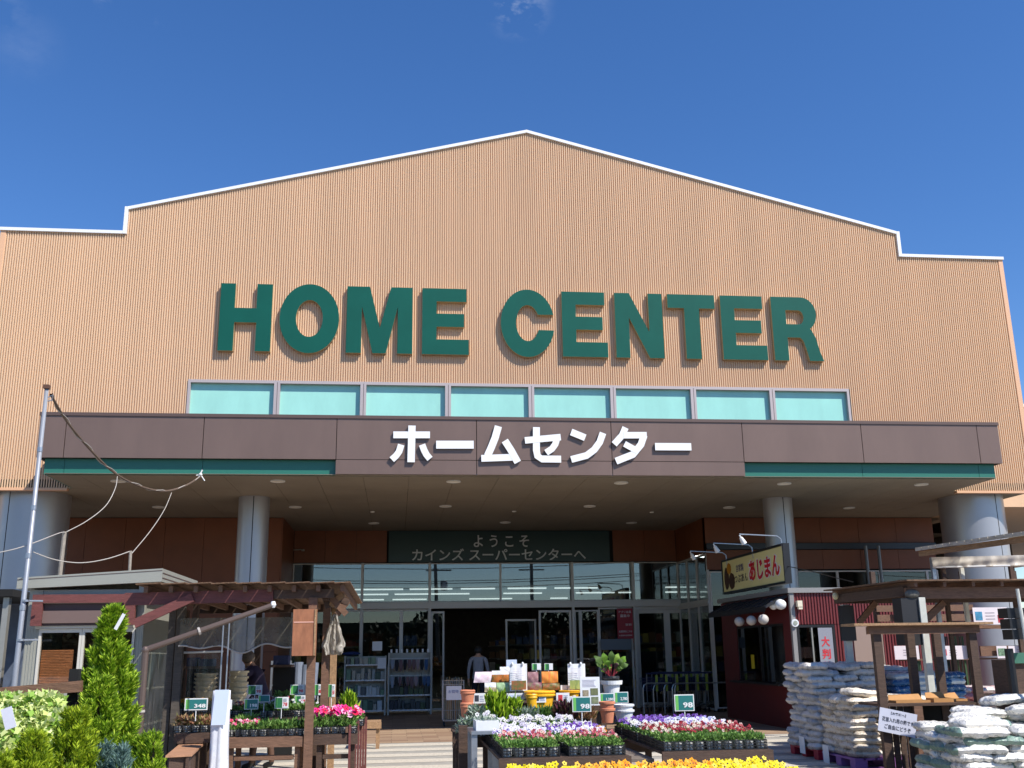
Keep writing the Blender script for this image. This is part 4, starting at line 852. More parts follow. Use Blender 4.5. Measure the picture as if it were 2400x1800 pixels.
# ================================================================== LEFT FOREGROUND SHRUBS
def conifer(label, x, y, z0, H, w, mat, n, L=.06, tipw=.12, up=1.3, name='potted_conifer', clump=60, pw=.8):
    t = thing(name, label, 'conifer', (x, y, z0)); cl = MB(); P = []; D = []
    MB().tube([(x, y, z0), (x, y, z0+H*.93)], [.025, .004], 6).build('trunk', M('twig', (.08,.05,.03), .8), t)
    # branchlets: plumes that rise outward, each carrying scale leaves
    for c in range(clump*6):
        v = random.random()**.8; R = w/2*((1-v)**pw*.93+.05)*random.uniform(.45, 1.05); a = random.random()*6.283
        b = Vector((x+R*math.cos(a), y+R*math.sin(a), z0+v*H*.95)); d = Vector((math.cos(a)*.55, math.sin(a)*.55, up+random.gauss(0, .2))).normalized(); ln = random.uniform(.09, .2)*(.5+H*.4)*(1-.68*v)
        k = max(8, int(n/(clump*6))); s = np.linspace(0, 1, k)[:, None]
        base = np.array(b)+np.array(d)*ln*s; rad = .028*(1-s*.8)*(.5+H*.4); aa = RNG.uniform(0, 6.283, (k, 1))
        side = np.array(d.orthogonal().normalized()); s2 = np.cross(np.array(d), side); off = side*np.cos(aa)*rad+s2*np.sin(aa)*rad
        P.append(base+off*.4); D.append(np.array(d)*1.0+off/np.maximum(rad, 1e-4)*.75)
    cl.leaves(np.concatenate(P), np.concatenate(D), L*(.5+H*.4), L*.22*(.5+H*.4)); cl.build('foliage', mat, t); return t
cpos = UY(262, 1412, -14.6); H_ = cpos.z-.35
conifer('tall lime-green cone-shaped conifer in front of the grey kiosk', cpos.x+.02, -14.6, .35, H_, .64, G_LIME, 52000, .036, pw=.85)
b = UY(200, 1545, -15.2)
conifer('broad lower lime conifer at the foot of the tall cone', UY(236, 1600, -14.9).x, -14.9, .35, UY(225, 1600, -14.9).z-.30, .44, G_LIME, 26000, .034, pw=.5)
G_YEL = foliage('leaf_gold_lime', [(.38,.48,.02), (.54,.64,.04), (.13,.20,.012), (.32,.46,.02), (.22,.32,.015)])
conifer('golden lime conifer left of the tall cone near the bottom edge', UY(180, 1660, -16.4).x, -16.4, .5, UY(180, 1655, -16.4).z-.5, .36, G_YEL, 26000, .032, pw=.5)
conifer('golden lime conifer in the bottom left corner', UY(85, 1680, -16.6).x, -16.6, .5, UY(85, 1715, -16.6).z-.5, .30, G_YEL, 26000, .032, pw=.5)
conifer('golden lime conifer cut by the left edge', UY(10, 1720, -16.7).x, -16.7, .5, UY(10, 1765, -16.7).z-.5, .26, G_YEL, 18000, .032, pw=.5)
for k, (px, py, lb) in enumerate(((300,1738,'first'), (335,1735,'second'), (368,1728,'third'))):
    conifer(lb+' of three narrow bright lime plumes right of the blue conifer', UY(px, py, -15.6).x, -15.6-.03*k, .55, UY(px, py, -15.6).z-.52, .16, G_LIME, 8000, .034, clump=25, pw=.45, up=2.4)
conifer('feathery blue-green conifer at the bottom edge, left one', UY(245, 1740, -16.3).x, -16.3, .5, UY(245, 1742, -16.3).z-.5, .16, G_BLUE, 5000, .04, clump=30, pw=.45, up=2.4)
conifer('feathery blue-green conifer at the bottom edge, right one', UY(285, 1755, -16.4).x, -16.4, .5, UY(283, 1752, -16.4).z-.5, .15, G_BLUE, 5000, .04, clump=30, pw=.45, up=2.4)
# staging under the foreground plants
st = thing('plant_staging', 'low wooden staging carrying the foreground conifers', 'plant staging', (-5.2, -15.6, 0))
MB().box(-6.6, -4.3, -16.9, -14.3, .30, .34).build('top', WOODD, st)
for xx in (-6.5, -4.4):
    for yy in (-16.8, -14.4): MB().box(xx-.03, xx+.03, yy-.03, yy+.03, 0, .298).build('leg', WOODD, st)
# variegated ivy on a dark trellis rail
iv = thing('variegated_ivy', 'cream and green variegated ivy spilling below the brown rail at the left edge', 'ivy', (-5.6, -15.2, .6)); P = []; D = []
N = 2800
pxs = RNG.uniform(-30, 150, N); pys = RNG.uniform(0, 1, N)
for px_, v in zip(pxs, pys):
    py_ = 1628+v*(150); yy = -15.1+RNG.normal(0, .07)-.25*v; q = UY(px_, py_, yy); P.append(q); D.append((RNG.normal(0, .8), -.6+RNG.normal(0, .4), .1+RNG.normal(0, .7)))
P = np.array(P); D = np.array(D); Dn = D/np.linalg.norm(D, axis=1, keepdims=True); Sd = np.cross(Dn, RNG.normal(size=P.shape)); Sd /= np.linalg.norm(Sd, axis=1, keepdims=True); L = RNG.uniform(.028, .055, N)[:, None]
A5 = np.stack([P, P+Dn*L*.35+Sd*L*.55, P+Dn*L*.6+Sd*L*.2, P+Dn*L, P+Dn*L*.6-Sd*L*.2, P+Dn*L*.35-Sd*L*.55], 1); MB().addnp(A5, 6).build('foliage', G_CREAM, iv)
rl = thing('brown_rail', 'brown wooden rail with a dark post above the ivy', 'rail', (-5.9, -14.9, 1.1))
a, b = UY(-40, 1628, -14.9), UY(192, 1608, -14.9); MB().beam((a.x, a.y, a.z), (b.x, b.y, b.z), .05, .07).build('bar', WOOD, rl)
x = UY(172, 1600, -14.85).x; MB().box(x-.03, x+.03, -14.86, -14.80, .3, zat(1568, -14.85, x)).build('post', DARK, rl); MB().box(a.x, b.x-.02, -14.88, -14.85, .5, a.z-.08).build('board', WOODD, rl)
c = UY(28, 1690, -15.55); o = card('plant_label', M('white_label', (.8,.8,.88), .5), None, (c.x-.03, c.y, c.z-.05), (.92, -.1, .3), (-.3, -.05, .92), .065, .12, .002); tag(o, 'white plant label stuck in the variegated ivy', 'plant label')
c = UY(272, 1455, -14.95); o = card('plant_label', M('white_label2', (.8,.8,.8), .5), None, (c.x-.01, c.y, c.z-.05), (.8, 0, -.4), (.45, -.05, .9), .022, .11, .002); tag(o, 'slim white label tied near the tip of the tall lime conifer', 'plant label')
# ================================================================== CENTRE: FLOWER TABLES
def ftable(label, x0, x1, y0, y1, z, mat=WOODD, apron=.16):
    return bench('flower_table', label, x0, x1, y0, y1, z, mat, 'display table', apron=apron)
XL0, XR0 = -2.02, -.93
ftable('dark wooden table under the pink and white flower trays', XL0-.02, XR0+.02, -12.78, -10.7, .71)
rx0, rx1 = xat(1555, -12.5, .72), xat(1797, -12.5, .72)
ftable('dark wooden table under the purple and dark red pansy trays', rx0-.02, rx1+.02, -12.55, -10.15, .71)
g1, g2 = 'flower trays on the left display table', 'flower trays on the right display table'
rows1 = ['green_salmon', 'salmon', 'lavender', 'white', 'white']; rows1b = ['green_salmon', 'salmon', 'lavender', 'purple', 'white']
nm = {'green_salmon': 'mostly green tray with a few salmon blooms', 'salmon': 'salmon pink flower tray', 'lavender': 'lavender and white pansy tray', 'white': 'white flower tray', 'purple': 'purple pansy tray', 'green_red': 'mostly green tray with a few dark red blooms', 'red': 'dark red pansy tray', 'mix': 'red and white pansy tray', 'blue': 'pale blue pansy tray', 'orange': 'orange pansy tray', 'yellow': 'yellow pansy tray'}
rw = ['front', 'second', 'third', 'fourth', 'fifth', 'sixth']
def trayrow(keys, x, y0, dy, z, g, side, dz=.0):
    for i, k in enumerate(keys): put_tray(k, x+random.uniform(-.008, .008), y0+i*dy, z+dz*i, f'{nm[k]}, {rw[i]} row, {side} column, {g.split(" on the ")[1]}', g, random.uniform(-.02, .02))
trayrow(rows1, XL0+.26, -12.58, .36, .71, g1, 'left'); trayrow(rows1b, XR0-.26, -12.58, .36, .71, g1, 'right')
xa_, xb_ = rx0+.25, rx1-.25
trayrow(['green_red', 'mix', 'red', 'white', 'purple', 'purple'], xa_, -12.36, .36, .71, g2, 'left'); trayrow(['green_red', 'red', 'mix', 'lavender', 'blue', 'purple'], xb_, -12.36, .36, .71, g2, 'right')
# yellow and orange pansies on the nearest table
yx0 = -2.2
nt_ = ftable('dark table with the nearest yellow and orange pansies at the bottom edge', yx0, -.30, -15.35, -14.55, .66)
gy = 'yellow and orange pansy trays at the bottom edge'
for i, (ka, kb) in enumerate((('yellow', 'yellow'), ('yellow', 'orange'), ('yellow', 'orange'), ('yellow', 'yellow'))):
    x = yx0+.25+i*.475; sd = ['leftmost', 'second from left', 'third from left', 'rightmost'][i]
    put_tray(ka, x, -15.15, .66, f'{nm[ka]}, {sd} in the nearest row', gy, sc=(.93, 1, 1)); put_tray(kb, x, -14.78, .662, f'{nm[kb]}, {sd} in the row behind the nearest', gy, sc=(.93, 1, 1))
# concrete-coloured board between the tables
o = MB().box(XR0+.04, rx0-.04, -12.3, -11.2, .60, .63).build('grey_board', M('grey_board', rgb(120,108,98), .8, noise=.2), at=(-.7,-11.8,.6)); tag(o, 'grey board bridging the gap between the two flower tables', 'board')
# ---- plant tier behind the left table
t2 = ftable('raised narrow table with foliage plants behind the left flower table', XL0-.3, xat(1400, -10.3, .8), -10.6, -10.05, .78)
fg = 'foliage plants behind the left flower table'
for px, py, mat, w, up, L, lb in ((1120,1660,G_SILV,.26,.6,.06,'silver-blue trailing plant at the left end of the raised table'), (1165,1632,G_LIME,.24,1.6,.1,'bright lime grassy plant left of centre on the raised table'), (1205,1640,G_LIME,.20,.9,.06,'yellow-green leafy plant beside the lime grass'),
        (1238,1668,G_SILV,.26,.7,.06,'pale variegated plant in the middle of the raised table'), (1275,1668,G_MID,.24,.8,.06,'mid-green leafy plant right of the pale variegated one'), (1325,1660,G_PURP,.26,1.2,.09,'dark purple leafy plant under the left 98 price tag'), (1375,1672,G_RUST,.22,1.,.06,'orange-brown plant near the terracotta pot stack')):
    x = xat(px, -10.35, .9); zt_ = zat(py, -10.35, x); bush('foliage_plant', lb, 'potted plant', x, -10.35+random.uniform(-.08, .08), .782, max(.1, zt_-.82), w, mat, 420, L, fg, up, BLACKP, .05)
for k in range(4):
    x = xat(1130+k*28, -10.55, .85); 
gt = 'white flower trays along the raised table'
put_tray('white', xat(1175, -10.8, .8), -10.8, .75, 'white flower tray at the left end just below the raised table', gt); put_tray('white', xat(1285, -10.85, .8), -10.85, .76, 'white flower tray in the middle just below the raised table', gt); put_tray('orange', xat(1372, -10.85, .8), -10.85, .69, 'small orange viola tray near the terracotta pot stack', gt, sc=(.8, .8, .7))
# ---- shelf with seed packs, tubs and cards
SY = -9.75
sf = ftable('taller shelf table carrying seed packs, tubs and information cards', xat(1095, SY, 1.), xat(1420, SY, 1.), SY-.12, SY+.6, 1.02, WOODD, .1)
def tub(px0, px1, py0, py1, Y, mat, label, cat='tub', rimk=2):
    x0, x1 = xat(px0, Y, 1.1), xat(px1, Y, 1.1); x = (x0+x1)/2; r = (x1-x0)/2; z0, z1 = zat(py1, Y, x), zat(py0, Y, x); H = z1-z0
    t = thing('plant_tub', label, cat, (x, Y, z0)); m = MB(); pr = [(r*.72, 0), (r*.88, H*.70)]
    for k in range(rimk): pr += [(r*.98, H*(.72+.14*k)), (r*1.0, H*(.78+.14*k)), (r*.92, H*(.83+.14*k))]
    pr += [(r*.85, H*.98), (r*.8, H*.8)]; m.lathe((x, Y, z0), pr, 28); m.build('body', mat, t, smooth=False); return t
tub(1078, 1114, 1616, 1650, -10.2, TERR, 'orange-pink terracotta pot at the left end of the display, upper one'); tub(1078, 1110, 1645, 1690, -10.25, TERR, 'orange-pink terracotta pot at the left end, lower one')
tub(1228, 1302, 1617, 1668, -10.0, YEL, 'large yellow tub right of the centre of the display'); tub(1232, 1262, 1625, 1665, -10.12, YEL, 'smaller yellow tub partly behind the large one'); tub(1310, 1360, 1617, 1640, -9.9, YEL, 'shallow yellow tub under the hanging white bag')
def packet(px0, py0, px1, py1, Y, label, cols, top=None, cat='seed packet', lean=.0, group='seed packets and cards on the tall shelf'):
    a = UY(px0, py1, Y); w = xat(px1, Y, a.z)-a.x; h = zat(py0, Y, a.x)-a.z; t = thing('seed_packet', label, cat, (a.x+w/2, Y, a.z), group)
    m = MB(); n = 8; k = 10; vs = []   # slightly puffed bag
    for j in range(k+1):
        for i in range(n+1):
            u, v = i/n, j/k; d = .012*math.sin(math.pi*u)*math.sin(math.pi*v); vs.append((a.x+w*u+lean*v*w, Y-d+.003*math.sin(9*u+7*v), a.z+h*v))
    vs2 = [(x, 2*Y+.01-y, z) for x, y, z in vs]; N_ = len(vs)
    m.mi = 0
    q = [(j*(n+1)+i, j*(n+1)+i+1, (j+1)*(n+1)+i+1, (j+1)*(n+1)+i) for j in range(k) for i in range(n)]
    m.add(vs, q); nb = len(cols)
    for f in range(len(q)):
        j = f//n; m.I[f] = min(nb-1, int((j/k)*nb))
    m.mi = 0; m.add(vs2, [tuple(reversed(x)) for x in q]); m.build('bag', cols, t, smooth=True)
    return t
PW = PAPER; CARR = M('carrot_picture', rgb(225, 120, 50), .5, noise=.9, scale=30, col2=rgb(60, 90, 40), stretch=(1, 1, .35)); VEG = M('vegetable_picture', rgb(50, 110, 50), .5, noise=.8, scale=25, col2=rgb(190, 80, 60)); POTA = M('root_picture', rgb(175, 140, 135), .5, noise=.8, scale=25, col2=rgb(120, 60, 90)); REDS = M('red_stripe_picture', rgb(230, 90, 60), .5, noise=.9, scale=16, col2=rgb(240, 190, 70), stretch=(6, 1, .2)); PINKW = M('pink_white_pack', rgb(235, 190, 205), .5, noise=.9, scale=20, col2=rgb(250, 250, 250))
packet(1110, 1575, 1150, 1600, SY-.05, 'pink and white seed packet at the left of the tall shelf', [PINKW], lean=.1); packet(1136, 1600, 1163, 1622, SY-.1, 'small beige bag below the pink packet', [BEIGE, PW])
packet(1153, 1572, 1193, 1603, SY-.04, 'packet with an orange carrot picture', [CARR, CARR, PW]); packet(1164, 1600, 1195, 1622, SY-.1, 'pale green packet under the carrot picture', [M('pale_green_pack', rgb(170,200,150), .5, noise=.3, scale=20)])
packet(1237, 1575, 1262, 1602, SY-.03, 'packet with a purple root vegetable picture', [POTA]); packet(1235, 1600, 1270, 1618, SY-.1, 'magenta and green packet under the root picture', [M('magenta_pack', rgb(140,50,100), .5, noise=.8, scale=20, col2=rgb(90,140,70))])
packet(1270, 1574, 1308, 1601, SY-.03, 'red and orange striped packet on the tall shelf', [REDS]); packet(1272, 1602, 1312, 1618, SY-.1, 'dark green packet under the red striped one', [VEG])
def wbag(px0, py0, px1, py1, label, pic):
    Y = SY-.16; a = UY(px0, py1, Y); w = xat(px1, Y, a.z)-a.x; h = zat(py0, Y, a.x)-a.z; t = thing('hanging_bag', label, 'bag', (a.x+w/2, Y, a.z), 'white seed-potato bags on the tall shelf')
    m = MB(); m.mi = 0; cloth(m, (a.x, Y, 0), (a.x+w, Y, 0), a.z+h, a.z, .006, 14, 12, 2, int(px0)); m.build('bag', PW, t, smooth=True)
    card('picture', pic, t, (a.x+w*.08, Y-.03, a.z+h*.05), (1,0,0), (0,0,1), w*.84, h*.33, .003)
    for f in (.15, .75): m = MB(); m.ball((a.x+w*f, Y-.01, a.z+h*1.0), .013, .012, .02, 8, 6); m.build('clip', PW, t)
    m = MB()
    for k in range(5): m.box(a.x+w*.15, a.x+w*random.uniform(.6, .85), Y-.032, Y-.030, a.z+h*(.48+.08*k), a.z+h*(.495+.08*k))
    m.build('small_print', M('faint_ink', rgb(200, 190, 205), .6), t)
wbag(1195, 1556, 1236, 1620, 'larger white bag with a vegetable picture left of centre', VEG); wbag(1332, 1556, 1373, 1618, 'white bag with a green leek picture right of the price tags', M('leek_picture', rgb(90,120,60), .5, noise=.8, scale=18, col2=rgb(210,210,120), stretch=(3,1,.5)))
packet(1172, 1563, 1196, 1580, SY-.02, 'plain white card clipped left of the larger white bag', [PW])
c = card('notice_card', BLUEW, None, UY(1187, 1575, SY+.25), (1,0,0), (0,0,1), .125, .14); tag(c, 'pale blue notice card standing above the white bag', 'card')
price_tag(1247, 1555, 1268, 1571, SY+.1, 'left one of two small dark green tags above the red packet', None, 'half', .1, 'small tags on the tall shelf'); price_tag(1276, 1555, 1296, 1571, SY+.1, 'right one of two small dark green tags above the red packet', None, 'half', .1, 'small tags on the tall shelf')
def info(px0, py0, px1, py1, Y, label, pic=None, group='white plant information cards'):
    a = UY(px0, py1, Y); w = xat(px1, Y, a.z)-a.x; h = zat(py0, Y, a.x)-a.z; t = thing('information_card', label, 'card', (a.x+w/2, Y, a.z), group)
    MB().box(a.x, a.x+w, Y, Y+.004, a.z, a.z+h).build('board', PAPER, t)
    if pic: MB().box(a.x+w*.15, a.x+w*.48, Y-.002, Y-.0005, a.z+h*.2, a.z+h*.8).build('picture', pic, t)
    m = MB()
    for k in range(4): m.box(a.x+w*.55, a.x+w*random.uniform(.8, .92), Y-.002, Y-.0005, a.z+h*(.2+.16*k), a.z+h*(.26+.16*k))
    m.build('small_print', M('blue_grey_ink', rgb(140,150,185), .6), t)
info(1108, 1625, 1138, 1649, -10.05, 'white card with a dark picture, leftmost of the card row', INKB); info(1142, 1625, 1172, 1649, -10.05, 'white card with green stripes, second in the card row', G_MID); info(1188, 1625, 1232, 1640, -9.95, 'wide white card in the middle of the card row', BLUEW); info(1248, 1626, 1280, 1647, -10.16, 'white card with a black pot picture on the yellow tub', INKB); info(1304, 1624, 1335, 1648, -10.1, 'white card with red print right of the yellow tub', INKR); info(1334, 1630, 1350, 1650, -10.0, 'narrow white card behind the left 98 tag', BLUEW); info(1314, 1606, 1342, 1617, -9.85, 'low white card above the shallow yellow tub', None)
# white poster board with three plant pictures
a = UY(1361, 1654, -10.3); w = xat(1405, -10.3, 1.3)-a.x; h = zat(1587, -10.3, a.x)-a.z
pb_ = thing('plant_poster', 'white poster board with three round and square plant pictures right of the white bag', 'poster', (a.x+w/2, -10.3, a.z)); MB().box(a.x, a.x+w, -10.3, -10.292, a.z, a.z+h).build('board', PAPER, pb_)
pics = (M('pic_brown', rgb(110,90,70), .6, noise=.8, scale=30, col2=rgb(190,180,150)), M('pic_olive', rgb(120,125,85), .6, noise=.6, scale=30, col2=rgb(70,75,50)), M('pic_leaf', rgb(150,155,120), .6, noise=.8, scale=30, col2=rgb(60,80,50)))
for (u, v, s_), pm in zip(((.12, .30, .3), (.52, .36, .38), (.55, .06, .36)), pics): MB().box(a.x+w*u, a.x+w*(u+s_), -10.3035, -10.301, a.z+h*v, a.z+h*(v+.24)).build('picture', pm, pb_)
m = MB()
for k in range(6): m.box(a.x+w*.12, a.x+w*random.uniform(.7, .88), -10.303, -10.301, a.z+h*(.66+.045*k), a.z+h*(.675+.045*k))
m.build('small_print', M('faint_ink2', rgb(190,185,200), .6), pb_)
MB().tube([(a.x+w/2, -10.28, .8), (a.x+w/2, -10.28, a.z)], .01, 6).build('stake', WHITE, pb_)
price_tag(1342, 1633, 1386, 1669, -11.3, 'large teal price tag 98 above the left flower table', '98', 'teal', .2, 'large 98 price tags'); price_tag(1582, 1628, 1628, 1667, -11.3, 'large teal price tag 98 above the right flower table', '98', 'teal', .24, 'large 98 price tags')
price_tag(1407, 1625, 1440, 1648, -10.1, 'teal and white price tag 1,280 under the tall white pot', '1,280', 'teal', .05, 'pot price tags'); price_tag(1441, 1622, 1473, 1648, -10.1, 'teal and white price tag 2,780 above the white pots', '2,780', 'teal', .05, 'pot price tags')
potstack(1423, 1644, 1694, -10.75, .08, 2, TERR, 'two terracotta pots stacked under the teal tag'); potstack(1462, 1650, 1692, -10.55, .105, 2, POTWH, 'two white pots stacked right of the terracotta ones')
x = xat(1433, -9.9, 1.2); z0, z1 = zat(1645, -9.9, x), zat(1595, -9.9, x)
ch = thing('potted_chard', 'red-stemmed leafy chard in a white pot standing highest on the right of the display', 'potted plant', (x, -9.9, z0))
m = MB(); H = z1-z0; m.lathe((x, -9.9, z0), [(.07, 0), (.10, H*.8), (.125, H*.82), (.13, H), (.11, H), (.105, H*.85)], 24); m.build('pot', POTWH, ch); m = MB(); m.lathe((x, -9.9, z1-.01), [(.08, 0), (.10, .04), (.095, .06)], 16); m.build('inner_pot', BLACKP, ch)
stm = M('chard_stem', rgb(150, 50, 60), .5); lf = foliage('chard_leaf', [(.14,.28,.03), (.34,.46,.06), (.08,.15,.03), (.10,.05,.05), (.22,.36,.05)])
sm_ = MB(); lm = MB(); rr_ = random.Random(12)
for k in range(26):
    a = rr_.uniform(0, 6.28); ln = rr_.uniform(.10, .28); o_ = rr_.uniform(.25, 1.1); p0 = Vector((x+.02*math.cos(a), -9.9+.02*math.sin(a), z1+.04)); d = Vector((math.cos(a)*o_, math.sin(a)*o_*.6, 1)).normalized(); p1 = p0+d*ln*.55
    sm_.tube([p0, p1], .004, 5); L_ = ln*.6; Wd = L_*.5; n_ = Vector((rr_.gauss(0, .3), -1, .4)).normalized(); sdv = d.cross(n_).normalized(); vs = []; 
    for j in range(7):
        v = j/6; ww = Wd*math.sin(math.pi*min(1, v*.9+.07))*(1+.15*math.sin(j*2.4)); c_ = p1+d*L_*v+n_*.03*math.sin(v*3)-Vector((0,0,1))*.04*v*v*o_; vs += [c_-sdv*ww/2+n_*.01*math.sin(j*1.9), c_, c_+sdv*ww/2+n_*.01*math.cos(j*2.1)]
    lm.add(vs, [(3*j+i, 3*j+i+1, 3*j+i+4, 3*j+i+3) for j in range(6) for i in range(2)])
sm_.build('stems', stm, ch); lm.build('leaves', lf, ch, smooth=True)
x0, x1 = xat(1400, -10.2, .8), xat(1495, -10.2, .8); ftable('low dark table holding the stacked pots right of the tall shelf', x0, x1, -10.9, -9.75, .72)
# steel trolley with white box at the left end of the flower table
tx0, tx1 = xat(1104, -11.6, .7), xat(1168, -11.6, .7)
tr = thing('steel_stand', 'grey steel stand with a white box left of the flower table', 'stand', ((tx0+tx1)/2, -11.5, 0)); ztop = zat(1722, -11.65, tx0)
for xx, yy in ((tx0+.03, -11.62), (tx1-.03, -11.62), (tx0+.03, -11.1), (tx1-.03, -11.1)): MB().box(xx-.028, xx+.028, yy-.02, yy+.02, 0, ztop-.002).build('leg', STEEL, tr)
MB().box(tx0, tx1, -11.66, -11.06, ztop, ztop+.03).build('top', STEEL, tr)
o = thing('white_planter', 'white planter box with small white flowers on the steel stand', 'planter', ((tx0+tx1)/2+.03, -11.4, ztop+.03)); MB().box(tx0+.05, tx1+.01, -11.6, -11.2, ztop+.031, ztop+.12).build('box', PAPER, o)
m = MB()
for k in range(9): blossom(m, (random.uniform(tx0+.07, tx1), random.uniform(-11.55, -11.3), ztop+random.uniform(.15, .19)), .026, (0, -1, .5))
m.build('blossoms', [PET['white'], EYE], o); N = 160; MB().leaves(np.stack([RNG.uniform(tx0+.06, tx1, N), RNG.uniform(-11.58, -11.22, N), np.full(N, ztop+.12)], 1), RNG.normal(size=(N, 3))*.5+np.array([0,0,1]), .05, .02).build('foliage', G_SILV, o)
x = xat(1086, -10.9, .5); o = MB().box(x-.045, x+.045, -10.9, -10.8, 0, .86).build('wooden_post', WOODD, at=(x, -10.85, 0)); tag(o, 'short dark wooden post left of the steel stand', 'post')
x = xat(1092, -10.6, .85); bush('trailing_plant', 'drooping silver plant with pink blooms at the left front corner of the display', 'potted plant', x, -10.75, .78, .16, .2, G_SILV, 260, .06, None, .3)
# ================================================================== SHELVES IN FRONT OF THE SHOP WINDOWS
def gondola(label, pa, pb, Y, ztop_px, cols, zs, hang=False):
    x0, x1 = xat(pa, Y, 1), xat(pb, Y, 1); zt = zat(ztop_px, Y, x0); t = thing('store_shelf', label, 'shelf unit', ((x0+x1)/2, Y, 0), 'shelf units before the shop windows')
    m = MB(); m.box(x0, x0+.04, Y, Y+.45, 0, zt); m.box(x1-.04, x1, Y, Y+.45, 0, zt); m.box(x0+.04, x1-.04, Y+.41, Y+.45, .1, zt-.01); m.build('frame', M('shelf_frame', rgb(180,180,172), .5), t)
    lp = M('shelf_lip', rgb(225, 225, 225), .4)
    for z in zs: MB().box(x0+.04, x1-.04, Y-.02, Y+.40, z, z+.035).build('shelf', lp, t)
    g = MB(); zz = list(zs)+[zt]
    for z, zn in zip(zz[:-1], zz[1:]):
        x = x0+.06
        while x < x1-.12:
            w = random.uniform(.06, .13); h = min(zn-z-.08, random.uniform(.14, .3))
            if h > .05: g.box(x, x+w, Y+.03+random.uniform(0, .08), Y+.35, z+.036, z+.036+h)
            x += w+random.uniform(.005, .03)
    g.build('goods', M('shelf_goods', (.2,.2,.2), .5, island=cols), t)
    if hang:
        gm = M('gloves', (.2,.2,.2), .8, island=[rgb(30,30,50), rgb(150,130,135), rgb(20,20,30), rgb(60,90,130), rgb(140,150,165), rgb(35,35,40), rgb(110,85,90)])
        for z in hang:
            g = MB()
            MB().tube([(x0+.04, Y-.05, z+.03), (x1-.04, Y-.05, z+.03)], .008, 6).build('rail', lp, t); x = x0+.08
            while x < x1-.1:
                w = random.uniform(.07, .10); h = random.uniform(.22, .3); g.prism([(x, z), (x+w, z), (x+w*1.05, z-h*.6), (x+w*.8, z-h), (x+w*.2, z-h), (x-w*.05, z-h*.5)], 'y', Y-.07, Y-.03); x += w+.02
            g.build('hanging_gloves', gm, t)
        m = MB(); x = x0+.06
        while x < x1-.1: m.box(x, x+.05, Y-.08, Y-.075, zt+.0, zt+.09); x += .14
        m.build('shelf_tickets', PAPER, t)
    return t
dull = [rgb(155,160,158), rgb(105,135,110), rgb(190,195,195), rgb(90,95,100), rgb(135,155,125), rgb(65,85,70), rgb(170,165,150)]
gondola('grey shelf unit with packaged goods left of the glove rack', 806, 905, 6.6, 1538, dull, (.10, .48, .88, 1.28)); gondola('shelf unit with hanging gloves beside the automatic door', 909, 1012, 6.6, 1530, [rgb(40,48,44), rgb(70,85,50), rgb(35,38,50), rgb(60,64,66)], (.10, .48), (1.42, .98))
x = xat(884, 6.5, 1.7); o = card('notice', PAPER, None, (x-.13, 6.5, zat(1525, 6.5, x)), (1,0,0), (0,0,1), .26, .24); tag(o, 'white notice standing on top of the left grey shelf unit', 'notice')
x = xat(885, 6.55, 1.3); o = card('notice', PAPER, None, (x, 6.55, zat(1567, 6.55, x)), (1,0,0), (0,0,1), .22, .28); tag(o, 'white notice hung in the upper right of the left shelf unit', 'notice')
x0 = xat(805, 6.7, 1.5); m = MB(); m.ball((x0+.2, 6.8, zat(1532, 6.7, x0)), .25, .15, .05); o = m.build('blue_cloth', M('blue_cloth', rgb(40,60,120), .8, noise=.4, scale=20), at=(x0, 6.8, 1.5)); tag(o, 'crumpled blue cloth lying on the left shelf unit', 'cloth')
# roll cage with bamboo canes
a = UZ(1033, 1703, 0); cx_ = xat(1062, 1.9, .7); wd = .46
cg = thing('wire_roll_cage', 'wire roll cage full of pale stakes with a white sign in front of the door', 'roll cage', (cx_, 2.0, 0)); m = MB(); hh = zat(1592, 1.9, cx_)
for i in range(12):
    x = cx_-wd/2+wd*i/11; m.tube([(x, 1.75, .14), (x, 1.75, hh-.02)], .005 if 0 < i < 11 else .014, 5)
for z in (.14, .35, .6, .9, hh-.02): m.tube([(cx_-wd/2, 1.745, z), (cx_+wd/2, 1.745, z)], .008, 5); m.tube([(cx_-wd/2, 1.75, z), (cx_-wd/2, 2.25, z)], .008, 5)
for i in range(6): m.tube([(cx_-wd/2, 1.75+.1*i, .14), (cx_-wd/2, 1.75+.1*i, hh-.02)], .006, 5)
m.box(cx_-wd/2, cx_+wd/2, 1.76, 2.25, .12, .135); m.build('cage', STEEL, cg)
for dx in (-1, 1):
    for y in (1.78, 2.2): m = MB(); m.tube([(cx_+dx*(wd/2-.03)-.015, y, .045), (cx_+dx*(wd/2-.03)+.015, y, .045)], .045, 12); m.tube([(cx_+dx*(wd/2-.03), y, .05), (cx_+dx*(wd/2-.03), y, .12)], .012, 6); m.build('caster', BLACKP, cg)
m = MB()
for k in range(70): x, y = cx_+random.uniform(-.2, .2), 1.95+random.uniform(-.12, .2); m.tube([(x, y, .15), (x+random.uniform(-.06, .06), y+random.uniform(-.05, .05), hh+random.uniform(-.15, .06))], .008, 5)
o = m.build('bamboo_stakes', M('pale_bamboo', rgb(205, 180, 130), .7, island=[rgb(205,180,130), rgb(170,140,95), rgb(150,150,110), rgb(120,125,120)]), at=(cx_, 1.95, .15)); tag(o, 'bundle of pale bamboo stakes standing in the wire roll cage', 'bamboo stakes')
sx = xat(1046, 1.72, .9); o = card('cage_sign', PAPER, None, (sx, 1.72, zat(1641, 1.72, sx)), (1,0,0), (0,0,1), .34, .30); tag(o, 'white sign with small print on the wire roll cage', 'sign')
V, F = text_mb('お買得', (sx+.05, 1.712, zat(1625, 1.72, sx)), (1,0,0), (0,0,1), .22, .07, .003, 0, 2); MB().add(V, F).build('lettering', M('blue_ink', rgb(110,120,170), .6), o)
